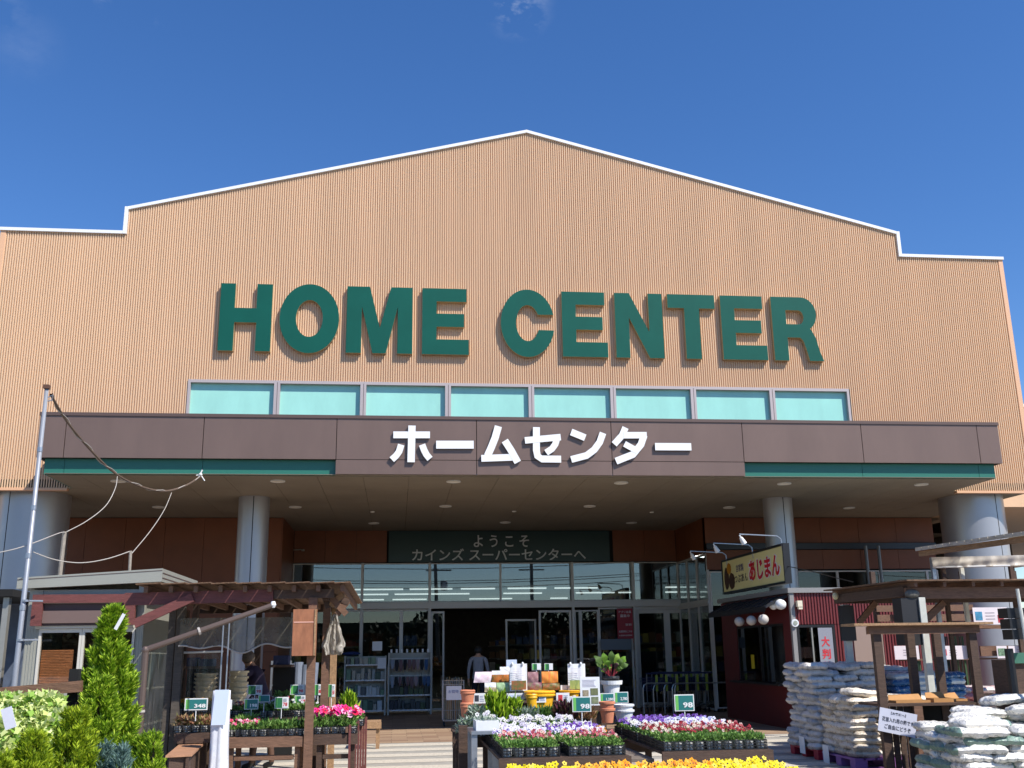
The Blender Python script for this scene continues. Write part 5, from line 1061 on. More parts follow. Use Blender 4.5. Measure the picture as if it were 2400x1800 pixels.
# posters on the entrance glass
def poster(px0, py0, px1, py1, Y, mat, label, body=None, ink=PAPER):
    a = UY(px0, py1, Y); w = xat(px1, Y, a.z)-a.x; h = zat(py0, Y, a.x)-a.z; t = thing('poster', label, 'poster', (a.x+w/2, Y, a.z)); MB().box(a.x, a.x+w, Y-.004, Y, a.z, a.z+h).build('sheet', mat, t)
    if body:
        for i, (s_, u, v, ww, hh_) in enumerate(body): V, F = text_mb(s_, (a.x+w*u, Y-.006, a.z+h*v), (1,0,0), (0,0,1), w*ww, h*hh_, .002, .0, 2); MB().add(V, F).build('lettering', ink, t)
    return t
poster(1448, 1426, 1485, 1497, 7.58, M('red_poster', rgb(150, 28, 44), .5), 'red poster with white lettering on the glass right of the doors', (('アプリ会員', .1, .84, .8, .08), ('募集中', .2, .70, .6, .1), ('登録 無料', .52, .42, .4, .08), ('会員登録はこちら', .08, .2, .84, .07), ('入会金年会費無料', .08, .08, .84, .05)))
o = MB().box(xat(1408, 7.5, 1.7), xat(1480, 7.5, 1.7), 7.5, 7.53, zat(1522, 7.5, 4), zat(1497, 7.5, 4)).build('grey_board', M('blue_grey_board', rgb(105,115,125), .5), at=(4, 7.5, 1.6)); tag(o, 'blue-grey board standing inside the glass below the red poster', 'board')
for a_, b_, lb in ((1410, 1482, 'left'), (1500, 1558, 'right')):
    o = MB().box(xat(a_, 7.9, .7), xat(b_, 7.9, .7), 7.95, 8.0, .1, zat(1527, 7.9, 4)).build('dark_counter', M('dark_counter', rgb(70,74,78), .5), at=(4, 7.9, .1)); tag(o, lb+' dark grey counter panel behind the glass right of the doors', 'counter')
# ---- shopping carts in their rail
crt = None; cgp = 'blue shopping carts parked in the rail'
CBL = M('cart_blue', rgb(30, 42, 84), .45); CYL = M('cart_yellow_green', rgb(150, 165, 60), .5); CST = M('cart_wire', rgb(150,155,160), .35, metal=.7)
def cart():
    t = thing('shopping_cart', 'x', 'shopping cart', (0, 0, 0), cgp); m = MB()
    for sx_ in (-.25, .25): m.tube([(sx_, .35, .12), (sx_*.9, -.35, .22), (sx_, -.42, .62), (sx_, -.48, .98)], .014, 6)
    m.tube([(-.25, .35, .12), (.25, .35, .12)], .012, 6); m.build('frame', CST, t)
    m = MB(); m.tube([(-.27, -.5, .99), (.27, -.5, .99)], .018, 8); m.build('handle', CBL, t)
    m = MB()
    for z in (.55, .62, .7, .78, .86):
        f = (z-.55)/.31; w_ = .19+.05*f; y0_, y1_ = -.36, .28+.1*f; m.tube([(-w_, y0_, z), (w_, y0_, z), (w_, y1_, z), (-w_, y1_, z), (-w_, y0_, z)], .005, 4)
    for k in range(9): u = -1+2*k/8; m.tube([(u*.19, .28, .55), (u*.24, .38, .86)], .004, 4); m.tube([(u*.19, -.36, .55), (u*.24, -.36, .86)], .004, 4)
    for k in range(8): y_ = -.36+.08*k; m.tube([(-.19, y_, .55), (-.24, y_, .86)], .004, 4); m.tube([(.19, y_, .55), (.24, y_, .86)], .004, 4); m.tube([(-.19, y_, .55), (.19, y_, .55)], .004, 4)
    m.build('basket', CBL, t)
    for x_, y_ in ((-.24, .35), (.24, .35), (-.22, -.33), (.22, -.33)): m = MB(); m.tube([(x_-.012, y_, .055), (x_+.012, y_, .055)], .055, 12); m.tube([(x_, y_, .06), (x_, y_, .16)], .01, 5); m.build('wheel', BLACKP, t)
    m = MB(); m.box(-.03, .03, -.505, -.49, .55, .95); m.build('grip_plate', CYL, t); return t
c0 = cart(); k = 0
for row, (pa, pb, Y, n) in enumerate(((1528, 1690, 5.4, 8), (1540, 1700, 6.3, 8))):
    for i in range(n):
        x = xat(pa+(pb-pa)*i/(n-1), Y, .8); lb = f'{["first","second","third","fourth","fifth","sixth","seventh","eighth"][i]} blue cart from the left in the {["front","rear"][row]} row'
        if k == 0: c0.location = (x, Y, 0); c0['label'] = lb
        else: dup(c0, (x, Y, 0), random.uniform(-.05, .05), lb)
        k += 1
rl_ = M('rail_steel', rgb(170,175,178), .3, metal=.8)
for i, (pa, pb) in enumerate(((1506, 1574), (1574, 1716))):
    x0, x1 = xat(pa, 4.7, .9), xat(pb, 4.7, .9); zt_ = zat(1602, 4.7, x0); r = .12
    t = thing('cart_rail', ['left', 'right'][i]+' bent steel rail in front of the blue carts', 'cart rail', ((x0+x1)/2, 4.7, 0), 'steel rails of the cart park')
    MB().tube([(x0, 4.7, 0), (x0, 4.7, zt_-r), (x0+r*.3, 4.7, zt_-r*.3), (x0+r, 4.7, zt_), (x1, 4.7, zt_)], .02, 8).build('hoop', rl_, t)
    if i == 0:
        for q in range(1, 4): x = x0+.28*q; MB().tube([(x, 4.75, 0), (x, 4.75, zt_-.14), (x+.04, 4.75, zt_-.05), (x+.12, 4.75, zt_-.02)], .016, 8).build('bar', rl_, t)
    else: MB().tube([(x1, 4.7, 0), (x1, 4.7, zt_)], .02, 8).build('bar', rl_, t)

for P in TRAYS.values():
    if not P[1]:
        for ch_ in ALLCH(P[0]): bpy.data.objects.remove(ch_)
        bpy.data.objects.remove(P[0])
# ================================================================== RIGHT: RED FOOD KIOSK
KY, KX, KB = -1.74, 4.95, 2.7
kiosk = thing('food_kiosk', 'dark red corrugated food kiosk with a black awning and window beside the carts', 'kiosk', (6.4, .4, 0))
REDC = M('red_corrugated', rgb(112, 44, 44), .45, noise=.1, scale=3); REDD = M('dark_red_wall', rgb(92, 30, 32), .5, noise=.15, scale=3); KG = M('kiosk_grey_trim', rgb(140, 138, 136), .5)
KT = 2.66
def cwall(x0, x1, z0, z1, Y):
    m = MB(); x = x0; P = .062; pts = []
    while x < x1: pts += [(x, -.012), (x+P*.45, -.012), (x+P*.6, .008), (x+P*.9, .008)]; x += P
    pts = [(min(px_, x1), y) for px_, y in pts]
    for a, b in zip(pts[:-1], pts[1:]): m.add([(a[0], Y+a[1], z0), (b[0], Y+b[1], z0), (b[0], Y+b[1], z1), (a[0], Y+a[1], z1)], [(0,1,2,3)])
    return m
wx0, wx1 = xat(1868, KY, 1.8), xat(1957, KY, 1.8); bx0_, bx1_ = xat(2000, KY, 1.8), xat(2068, KY, 1.8)
cwall(KX+.08, 8.2, 2.04, KT, KY).build('wall', REDC, kiosk); cwall(KX+.08, wx0-.01, 0, 2.03, KY).build('wall', REDC, kiosk); cwall(wx1+.01, bx0_-.01, 0, 2.03, KY).build('wall', REDC, kiosk); cwall(bx1_+.01, 8.2, 0, 2.03, KY).build('wall', REDC, kiosk)
MB().box(KX-.01, KX+.075, KY-.03, KY+.06, 0, KT).build('corner_post', KG, kiosk); MB().box(KX-.05, 8.25, KY-.06, 2.9, KT+.003, KT+.10).build('roof', KG, kiosk)
wy0, wy1 = -1.25, 1.75
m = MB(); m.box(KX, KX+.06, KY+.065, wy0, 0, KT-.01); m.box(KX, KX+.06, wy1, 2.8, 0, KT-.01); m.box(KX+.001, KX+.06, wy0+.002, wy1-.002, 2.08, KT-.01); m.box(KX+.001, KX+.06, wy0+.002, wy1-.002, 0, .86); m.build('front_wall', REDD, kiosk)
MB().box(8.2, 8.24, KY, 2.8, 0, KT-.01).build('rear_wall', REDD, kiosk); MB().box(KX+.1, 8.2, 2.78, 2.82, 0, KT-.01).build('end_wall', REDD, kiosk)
MB().box(KX-.22, KX-.005, wy0-.05, wy1+.05, .84, .88).build('counter', BLACKP, kiosk)
for a, b in ((wy0, .2), (.23, wy1)):
    m = MB(); m.box(KX+.02, KX+.05, a, a+.05, .885, 2.075); m.box(KX+.02, KX+.05, b-.05, b, .885, 2.075); m.box(KX+.021, KX+.049, a+.05, b-.05, 2.03, 2.075); f = m.build('serving_window', BLACKP, kiosk)
    MB().box(KX+.03, KX+.034, a+.05, b-.05, .885, 2.03).build('pane', glass('kiosk_glass', .03, (.6,.6,.6)), f)
aw = M('black_awning', (.015,.016,.02), .6, noise=.2, scale=6)
m = MB(); m.add([(KX-.02,-1.65,2.62),(KX-.02,2.25,2.62),(KX-.5,2.25,2.40),(KX-.5,-1.65,2.40),(KX-.5,2.25,2.30),(KX-.5,-1.65,2.30),(KX-.02,-1.65,2.58),(KX-.02,2.25,2.58),(KX-.48,-1.65,2.37),(KX-.48,2.25,2.37)], [(0,1,2,3),(3,2,4,5),(6,8,9,7),(0,3,8,6),(1,7,9,2)])
for k in range(9): y = -1.6+k*.46; m.beam((KX-.03, y, 2.632), (KX-.49, y, 2.412), .03, .02)
m.build('awning', aw, kiosk)
# side window with a curtain and a red-lettered banner
m = MB(); m.box(wx0, wx0+.05, KY-.02, KY+.05, .75, 2.03); m.box(wx1-.05, wx1, KY-.02, KY+.05, .75, 2.03); m.box(wx0+.05, wx1-.05, KY-.018, KY+.05, 1.98, 2.03); m.box(wx0+.05, wx1-.05, KY-.018, KY+.05, .75, .80); f = m.build('window', BLACKP, kiosk)
MB().box(wx0+.05, wx1-.05, KY+.01, KY+.014, .8, 1.98).build('pane', glass('kg2', .06, (.7,.7,.7)), f); MB().box(wx0, wx1, KY-.01, KY+.04, 0, .745).build('wall', REDC, kiosk)
MB().box(wx0+.3, wx0+.33, KY-.012, KY+.03, .8, 1.98).build('mullion', ALU, f)
MB().box(bx0_, bx1_, KY-.01, KY+.03, 0, 2.028).build('door', M('beige_door', rgb(150, 128, 116), .55), kiosk)
xx0, xx1 = xat(1918, KY, 1.6), xat(1951, KY, 1.6)
bn = thing('cloth_banner', 'white cloth banner with red characters hanging in the kiosk side window', 'banner', ((xx0+xx1)/2, KY-.05, .8)); MB().box(xx0, xx1, KY-.05, KY-.045, .78, 1.97).build('cloth', M('banner_cloth', rgb(140,142,152), .7), bn)
for i, chx in enumerate('大判焼き'): V, F = text_mb(chx, (xx0+.05, KY-.052, 1.60-.24*i), (1,0,0), (0,0,1), (xx1-xx0)*.6, .2, .002, .03, 2); MB().add(V, F).build('lettering', INKR, bn)
# kiosk roof sign facing the path
SX = KX-.06; sg = thing('food_kiosk_sign', 'cream signboard with red hiragana on the kiosk roof edge above the black awning', 'sign', (SX, .3, 2.9))
sy0, sy1, sz0, sz1 = -1.74, 2.27, 2.90, 3.61
SB = M('cream_signboard', rgb(232, 224, 158), .5, noise=.06, scale=2)
MB().box(SX, SX+.10, sy0, sy1, sz0, sz1).build('panel', SB, sg)
m = MB(); m.box(SX-.02, SX+.12, sy0-.05, sy0-.002, sz0-.05, sz1+.05); m.box(SX-.02, SX+.12, sy1+.002, sy1+.05, sz0-.05, sz1+.05); m.box(SX-.02, SX+.12, sy0-.001, sy1+.001, sz1+.002, sz1+.05); m.box(SX-.02, SX+.12, sy0-.001, sy1+.001, sz0-.05, sz0-.002); m.build('frame', BLACKP, sg)
def sgt(body, f0, f1, v0, v1, mat, bold, th=.004):
    y = sy1-(sy1-sy0)*f0; w = (sy1-sy0)*(f1-f0); V, F = text_mb(body, (SX, y, sz0+(sz1-sz0)*v0), (0,-1,0), (0,0,1), w, (sz1-sz0)*(v1-v0), th, bold, 3); MB().add(V, F).build('lettering', mat, sg)
SR = M('sign_red', rgb(205, 20, 40), .5); sgt('あじまん', .455, .955, .16, .84, PAPER, .075, .003); sgt('あじまん', .47, .94, .19, .81, SR, .035, .007); sgt('自家製', .25, .38, .56, .80, M('sign_blue_ink', rgb(60,60,110), .5), .015); sgt('つぶあん', .21, .44, .22, .48, INKB, .02)
m = MB(); m.mi = 0
def disc(cy_y, cz, ry, rz, off, mi, n=24): m.mi = mi; m.add([(SX-off, cy_y+ry*math.cos(6.283*k/n)*(1+.06*math.sin(3*k)), cz+rz*math.sin(6.283*k/n)*(1+.05*math.cos(5*k))) for k in range(n)], [tuple(range(n))])
disc(2.0, 3.2, .18, .26, .003, 0); disc(1.62, 3.12, .22, .19, .005, 0); disc(1.78, 3.42, .16, .13, .007, 1); m.build('bun_picture', [M('bun_brown', rgb(74, 48, 32), .6, noise=.5, scale=8), M('bun_yellow', rgb(190, 130, 30), .6)], sg)
for i, y in enumerate((-1.72, .05, 1.9)):
    t = thing('arm_spotlight', ['nearest', 'middle', 'farthest'][i]+' white spotlight on a long arm above the cream kiosk sign', 'spotlight', (SX, y, sz1+.05), 'spotlights over the kiosk sign')
    xl = 4.0; MB().tube([(SX, y, sz1-.1), (SX-.02, y, sz1+.14), (SX-.10, y, sz1+.2), (xl, y, sz1+.24)], .014, 6).build('arm', STEEL, t)
    m = MB(); a = Vector((xl, y, sz1+.22)); d = Vector((.5, .15, -.85)).normalized(); m.tube([a, a+d*.05, a+d*.06, a+d*.2], [.015, .018, .035, .06], 12); m.build('lamp_head', WHITE, t)
for i, y in enumerate((-.13, -.90, -1.62)):
    t = thing('paper_lantern', ['leftmost', 'middle', 'rightmost'][i]+' of three round grey-white lanterns over the kiosk window', 'lantern', (4.41, y, 2.15), 'round lanterns over the kiosk window'); MB().ball((4.41, y, 2.15), .105, .105, .10, 18, 12).build('shade', M('lantern_paper', rgb(190,184,176), .6), t, smooth=True)
    MB().tube([(4.41, y, 2.245), (4.47, y, 2.34)], .006, 5).build('cord', BLACKP, t)
t = thing('globe_lamp', 'bright white double globe lamp at the corner of the food kiosk', 'lamp', (4.75, -1.6, 2.44)); m = MB(); m.ball((4.78, -1.66, 2.44), .115, .10, .105, 18, 12); m.ball((4.68, -1.52, 2.43), .09, .09, .09, 18, 12); m.build('globe', WHITE, t, smooth=True); MB().tube([(4.78, -1.66, 2.5), (4.92, -1.6, 2.6)], .012, 6).build('bracket', BLACKP, t)
c = UY(1873, 1415, KY-.08); m = MB(); m.box(c.x-.05, c.x+.05, c.y-.05, c.y+.06, c.z-.06, c.z+.06); m.box(c.x-.03, c.x+.05, c.y-.04, c.y+.04, c.z-.11, c.z-.062); o = m.build('wall_box', M('cream_box', rgb(225,215,190), .5), at=c); tag(o, 'small cream junction box on the red corrugated wall', 'junction box')
c = UY(1864, 1460, KY-.08); m = MB(); m.tube([(c.x, c.y+.05, c.z), (c.x, c.y, c.z)], .075, 20); m.mi = 1; m.tube([(c.x, c.y-.002, c.z), (c.x, c.y-.008, c.z)], .045, 16); o = m.build('wall_gauge', [PAPER, M('gauge_face', rgb(170,175,160), .5, noise=.8, scale=60)], at=c); tag(o, 'round white dial on the corner of the red kiosk', 'gauge')
m = MB(); m.box(KX-.012, KX-.004, .62, .82, 1.15, 1.45); o = m.build('yellow_notice', M('yellow_notice', rgb(190,170,30), .6), at=(KX-.01, .7, 1.15)); tag(o, 'yellow notice in the dark kiosk window', 'notice')
# ================================================================== SOIL BAGS
def bagmat(name, base, band, ink, amt=.5, bandpos=.2, rough=.38):
    m = bpy.data.materials.new(name); m.use_nodes = True; nt = m.node_tree; n = nt.nodes; l = nt.links; b = n['Principled BSDF']; b.inputs['Roughness'].default_value = rough
    tc = n.new('ShaderNodeTexCoord'); sp = n.new('ShaderNodeSeparateXYZ'); l.new(tc.outputs['Object'], sp.inputs[0])
    def mth(op, a, bb):
        q = n.new('ShaderNodeMath'); q.operation = op
        for i, v in enumerate((a, bb)):
            if isinstance(v, (int, float)): q.inputs[i].default_value = v
            else: l.new(v, q.inputs[i])
        return q.outputs[0]
    nz = n.new('ShaderNodeTexNoise'); nz.inputs['Scale'].default_value = 9; nz.inputs['Detail'].default_value = 3; l.new(tc.outputs['Object'], nz.inputs['Vector'])
    m1 = n.new('ShaderNodeMixRGB'); m1.inputs[1].default_value = (*base, 1); m1.inputs[2].default_value = (*band, 1)
    f = mth('GREATER_THAN', mth('ADD', sp.outputs['X'], mth('MULTIPLY', nz.outputs['Fac'], .03)), bandpos); l.new(f, m1.inputs[0])
    mp = n.new('ShaderNodeMapping'); mp.inputs['Scale'].default_value = (1, 2.2, 1.4); l.new(tc.outputs['Object'], mp.inputs[0])
    n2 = n.new('ShaderNodeTexNoise'); n2.inputs['Scale'].default_value = 26; n2.inputs['Detail'].default_value = 1; l.new(mp.outputs[0], n2.inputs['Vector'])
    wv = n.new('ShaderNodeTexWave'); wv.bands_direction = 'Y'; wv.inputs['Scale'].default_value = 3.2; wv.inputs['Distortion'].default_value = 1.5; l.new(tc.outputs['Object'], wv.inputs['Vector'])
    g = mth('MULTIPLY', mth('GREATER_THAN', n2.outputs['Fac'], .56), mth('GREATER_THAN', wv.outputs['Fac'], .45)); g = mth('MULTIPLY', g, amt)
    m2 = n.new('ShaderNodeMixRGB'); l.new(g, m2.inputs[0]); l.new(m1.outputs[0], m2.inputs[1]); m2.inputs[2].default_value = (*ink, 1)
    oi = n.new('ShaderNodeObjectInfo'); mr = n.new('ShaderNodeMapRange'); mr.inputs['To Min'].default_value = .86; mr.inputs['To Max'].default_value = 1.06; l.new(oi.outputs['Random'], mr.inputs['Value'])
    m3_ = n.new('ShaderNodeMixRGB'); m3_.blend_type = 'MULTIPLY'; m3_.inputs[0].default_value = 1; l.new(m2.outputs[0], m3_.inputs[1]); l.new(mr.outputs[0], m3_.inputs[2]); l.new(m3_.outputs[0], b.inputs['Base Color'])
    nb = n.new('ShaderNodeTexNoise'); nb.inputs['Scale'].default_value = 16; nb.inputs['Detail'].default_value = 4; l.new(tc.outputs['Object'], nb.inputs['Vector']); bp = n.new('ShaderNodeBump'); bp.inputs['Strength'].default_value = .7; bp.inputs['Distance'].default_value = .04; l.new(nb.outputs['Fac'], bp.inputs['Height']); l.new(bp.outputs[0], b.inputs['Normal'])
    return m
BM = {'grey': bagmat('grey_bag_film', rgb(214,208,202), rgb(176,178,184), rgb(160,156,146), .5), 'cream': bagmat('cream_bag_film', rgb(236,226,210), rgb(205,195,178), rgb(150,110,90), .5),
      'blue': bagmat('blue_bag_film', rgb(40,98,150), rgb(195,210,220), rgb(200,210,220), .5, .05), 'pink': bagmat('pink_bag_film', rgb(215,205,200), rgb(200,130,130), rgb(190,90,110), .6), 'green': bagmat('green_white_bag_film', rgb(234,230,222), rgb(120,148,134), rgb(105,118,126), .6, .25)}
def bagmesh(seed, L=.58, Wd=.375, H=.098):
    r = random.Random(seed); ph = [r.random()*6.28 for _ in range(12)]; nx, ny = 26, 16; V = []; F = []
    for sgn in (1, -1):
        for j in range(ny+1):
            for i in range(nx+1):
                u, v = -1+2*i/nx, -1+2*j/ny; e = (1-abs(u)**6)*(1-abs(v)**5); hgt = max(0, e)**.25
                wr_ = .006*math.sin(7*u+ph[0]+3*v)+.005*math.sin(11*v+ph[1]+4*u)+.004*math.sin(19*u+5*v+ph[2])+.008*math.sin(3*u+ph[3])
                rx = 1-.04*abs(v)**3*(1+.4*math.sin(9*v+ph[4])); ry = 1-.07*abs(u)**3*(1+.5*math.sin(8*u+ph[5]))
                V.append((u*L/2*rx, v*Wd/2*ry, H/2+sgn*(H/2*hgt)+wr_*(.4+.6*hgt)+(0 if sgn > 0 else 0)))
    k = (nx+1)*(ny+1)
    for s in (0, 1):
        for j in range(ny):
            for i in range(nx):
                a = s*k+j*(nx+1)+i; q = (a, a+1, a+nx+2, a+nx+1); F.append(q if s == 0 else tuple(reversed(q)))
    return V, F
BAGS = {}
def bag(kind, x, y, z, rz, label, group, tilt=(0, 0)):
    v = random.randrange(3)
    if (kind, v) not in BAGS:
        V, F = bagmesh(v*7+3); m = MB(); m.add(V, F); me_o = m.build('soil_bag', BM[kind], smooth=True); BAGS[(kind, v)] = me_o; o = me_o
    else: o = BAGS[(kind, v)].copy(); COL.objects.link(o)
    o.location = (x, y, z); o.rotation_euler = (tilt[0], tilt[1], rz); tag(o, label, 'soil bag', group); return o
def stack(kind, x0, y0, z0, n, sname, jit=.02, top=None, nx=2, ny=3, color=None, hl=.086, rot=.06, hide=True):
    cn = color or kind
    for k in range(n):
        alt = k % 2; L, Wd = .56, .365
        a, b = (nx, ny) if not alt else (ny, nx)
        for i in range(a):
            for j in range(b):
                if hide and not (i == 0 or j == 0 or k >= n-2): continue
                if alt: x = x0+Wd*(i+.5)*(nx*L)/(ny*Wd); y = y0+L*(j+.5)*(ny*Wd)/(nx*L); rz = math.pi/2
                else: x = x0+L*(i+.5); y = y0+Wd*(j+.5); rz = 0
                if random.random() < .5: rz += math.pi
                xs_n = ['left', 'second', 'third', 'fourth'][i] if a > 2 else ['left', 'right'][i]; ys_n = ['front', 'second', 'rear', 'back'][j] if b > 2 else ['front', 'rear'][j]
                kk = top if (top and k == n-1) else kind
                bag(kk, x+random.gauss(0, jit), y+random.gauss(0, jit), z0+k*hl+random.uniform(-.004, .004), rz+random.gauss(0, rot), f'{cn} soil bag, {ORD[k]} layer, {xs_n} {ys_n} of the {sname}', f'soil bags in the {sname}', (random.gauss(0, .02), random.gauss(0, .02)))
def pallet(x, y, mat, label):
    t = thing('plastic_pallet', label, 'pallet', (x+.55, y+.55, 0)); m = MB()
    for i in range(7): m.box(x+.16*i, x+.16*i+.12, y, y+1.1, .115, .14)
    m.build('deck', mat, t)
    for i in range(3):
        for j in range(3): MB().box(x+.46*i, x+.46*i+.17, y+.46*j, y+.46*j+.17, .02, .113).build('block', mat, t)
    m = MB()
    for j in range(3): m.box(x, x+1.1, y+.46*j+.01, y+.46*j+.15, 0, .019)
    m.build('skid', mat, t)
pallet(3.2, -8.1, M('purple_plastic', rgb(150, 100, 160), .5), 'purple plastic pallet under the front cream soil bags'); pallet(3.2, -6.85, M('red_plastic', rgb(170, 35, 55), .5), 'red plastic pallet under the rear grey soil bags')
pallet(4.55, -6.9, BLACKP, 'black pallet under the blue soil bags'); 
stack('cream', 3.22, -8.08, .14, 9, 'low purple-pallet stack', jit=.012)
stack('grey', 3.18, -6.85, .14, 14, 'tall red-pallet stack', jit=.03, rot=.10)
bag('cream', 3.52, -7.85, .14+9*.086+.01, .15, 'cream soil bag with coloured print lying loose on top of the low front stack', 'loose bags', (0, .06))
stack('blue', 4.52, -6.8, .5, 8, 'stack behind the carton stand', nx=2, ny=3)
stack('cream', 4.52, -6.82, .14, 4, 'cream layers under the blue stack', nx=2, ny=3)
stack('pink', 5.9, -5.6, .14, 9, 'stack right of the blue one', jit=.03, rot=.12, nx=3, ny=2)
stack('grey', 4.35, -5.7, .14, 13, 'grey stack behind the blue one', jit=.04, rot=.12)
pallet(2.98, -11.4, BLACKP, 'black pallet under the green and white bags at the right edge')
stack('green', 2.95, -11.38, .14, 7, 'nearest stack left column', jit=.025, rot=.12, color='white and green')
stack('green', 4.09, -11.3, .14, 8, 'nearest stack right column', jit=.03, rot=.14, color='white and green')
for i, (x, y, z, rz, tl) in enumerate(((3.5, -10.7, .75, .5, .08), (4.12, -10.85, .86, -.3, -.08), (3.75, -10.35, .80, .2, .05), (4.5, -10.6, .94, .8, .1), (3.3, -11.1, .735, .1, .03), (4.15, -10.3, .93, .1, -.05), (4.75, -11.1, .87, 1.2, 0))):
    bag('green', x, y, z, rz, ['first','second','third','fourth','fifth','sixth','seventh'][i]+' white and green bag from the left thrown loosely on the nearest pile', 'loose bags on the nearest pile', (tl, tl))
for i, (px_, y, lb) in enumerate(((1883, -6.95, 'left'), (1940, -8.16, 'right'))):
    x = 3.12; q0 = UX(1870 if i == 0 else 1925, 1725 if i == 0 else 1748, 3.12); o = card('price_sheet', PAPER, None, (3.14, q0.y, .0+max(0.01, q0.z-.24)), (0, -1, 0), (0, 0, 1), .2, .24); tag(o, lb+' white price sheet hanging from the soil pallets', 'price sheet')
# ================================================================== CARTON STAND
SYY = -9.3; cs = thing('carton_stand', 'brown wooden stand with a roof shelf holding empty cartons, right of the soil bags', 'wooden stand', (3.8, -9.0, 0))
xs0, xs1 = xat(2066, SYY, .9), xat(2296, SYY, .9); zt_ = .90; zr_ = zat(1466, SYY, 3.5)
for px_, y in ((2061, SYY), (2286, SYY), (2140, -8.75), (2202, -8.75)): x = xat(px_, y, 1.3); MB().box(x-.05, x+.05, y-.04, y+.04, 0, zr_-.10).build('post', WOODD, cs)
MB().box(xat(2031, SYY, 1.8), xat(2290, SYY, 1.8), SYY-.06, SYY-.01, zr_-.098, zr_-.005).build('beam', WOODL if 0 else WOOD, cs); MB().box(xat(1990, SYY, 1.85), xat(2312, SYY, 1.85), SYY-.16, -9.05, zr_, zr_+.03).build('roof_shelf', WOODL, cs)
MB().box(xat(2031, -8.7, 1.8), xat(2290, -8.7, 1.8), -8.72, -8.68, zr_-.098, zr_-.005).build('beam', WOOD, cs)
MB().box(xs0-.03, xs1+.03, SYY-.03, -8.7, zt_-.03, zt_).build('table_top', WOODD, cs)
m = MB(); x = xs0+.05
while x < xs0+.55: m.box(x, x+.07, SYY+.045, SYY+.07, .05, zt_-.035); x += .088
m.build('slats', WOODD, cs); MB().box(xat(2158, SYY, .5)-.06, xat(2158, SYY, .5)+.05, SYY-.03, SYY+.03, 0, zt_-.032).build('post', WOOD, cs)
MB().box(xs0+.6, xs1, -8.78, -8.76, .05, zt_-.035).build('back_board', DARK, cs)
CBD = M('cardboard', rgb(188, 138, 84), .8, noise=.1, scale=10)
for i, (pa, pb, y) in enumerate(((2090, 2170, -9.1), (2178, 2224, -9.12), (2222, 2256, -8.95))):
    x0, x1 = xat(pa, y, 1), xat(pb, y, 1); t = thing('cardboard_carton', ['left low', 'middle', 'right small'][i]+' open cardboard carton on the wooden stand', 'carton', ((x0+x1)/2, y, zt_), 'cartons on the wooden stand'); h = (.03, .05, .03)[i]
    m = MB(); m.box(x0, x1, y-.1, y-.094, zt_+.001, zt_+h); m.box(x0, x1, y+.1, y+.106, zt_+.001, zt_+h); m.box(x0, x0+.006, y-.094, y+.1, zt_+.001, zt_+h); m.box(x1-.006, x1, y-.094, y+.1, zt_+.001, zt_+h); m.build('box', CBD, t)
    m = MB(); m.add([(x0,y+.1,zt_+h),(x1,y+.1,zt_+h),(x1-.02,y+.16,zt_+h+.07),(x0+.03,y+.17,zt_+h+.06),(x0,y+.106,zt_+h),(x1,y+.106,zt_+h),(x1-.02,y+.166,zt_+h+.07),(x0+.03,y+.176,zt_+h+.06)], [(0,1,2,3),(7,6,5,4),(0,3,7,4),(1,5,6,2),(3,2,6,7)]); m.build('flap', CBD, t)
q = UY(2057, 1712, SYY-.1); d_ = (UY(2145, 1730, SYY-.1)-q); wS = d_.length; hS = (UY(2053, 1656, SYY-.1)-q).length
sb = thing('help_yourself_sign', 'tilted white sign with dark handwriting-style text on the wooden carton stand', 'sign', (q.x, q.y, q.z))
uxx = d_.normalized(); uzz = Vector((-uxx.z, 0, uxx.x)); card('board', M('sign_card', rgb(200,202,215), .6), sb, q, uxx, uzz, wS, hS, .006)
for body, u, v, w_, h_ in (('【お客様へ】', .3, .78, .4, .12), ('花苗入れ用の箱です', .08, .45, .84, .2), ('ご自由にどうぞ', .16, .15, .7, .2)):
    V, F = text_mb(body, q+uxx*wS*u+uzz*hS*v, uxx, uzz, wS*w_, hS*h_, .0085, .02, 2); MB().add(V, F).build('lettering', INKB, sb)
# ================================================================== RIGHT PERGOLA AND RACKS
rp = thing('wooden_pergola', 'brown timber pergola with thin roof boards over the soil bags on the right', 'pergola', (5, -7.4, 0))
RY = -8.3; z0 = 2.40
MB().beam((xat(2120, RY, 2.4), RY, 2.30), (7.4, RY, 2.30), .06, .15).build('beam', WOOD, rp); MB().beam((xat(1958, -6.2, 2.35), -6.2, 2.32), (7.4, -6.2, 2.32), .06, .13).build('beam', WOODD, rp); MB().beam((xat(2128, RY, 2.3), RY+.05, 2.33), (xat(1962, -6.2, 2.33), -6.15, 2.33), .07, .13).build('beam', WOODD, rp)
for k in range(9): x = 4.15+k*.42; MB().beam((x, RY-.15, 2.415), (x-.12, -6.0, 2.43), .045, .07).build('rafter', WOOD, rp)
m = MB(); n = 24
for k in range(n):
    y0_ = RY-.2+2.45*k/n; y1_ = y0_+2.45/n*.93; xa = 4.0-.16*k/n*1.0; m.add([(xa,y0_,2.455+.003*(k%3)),(7.5,y0_,2.455),(7.5,y1_,2.46),(xa-.01,y1_,2.46),(xa,y0_,2.475+.003*(k%3)),(7.5,y0_,2.475),(7.5,y1_,2.48),(xa-.01,y1_,2.48)], [(3,2,1,0),(4,5,6,7),(0,1,5,4),(1,2,6,5),(2,3,7,6),(3,0,4,7)])
m.build('roof_boards', WOODRF, rp)
WP = M('white_painted_post', rgb(205, 205, 195), .6, noise=.15, scale=6); WRP = M('black_wrap', (.02,.02,.022), .5)
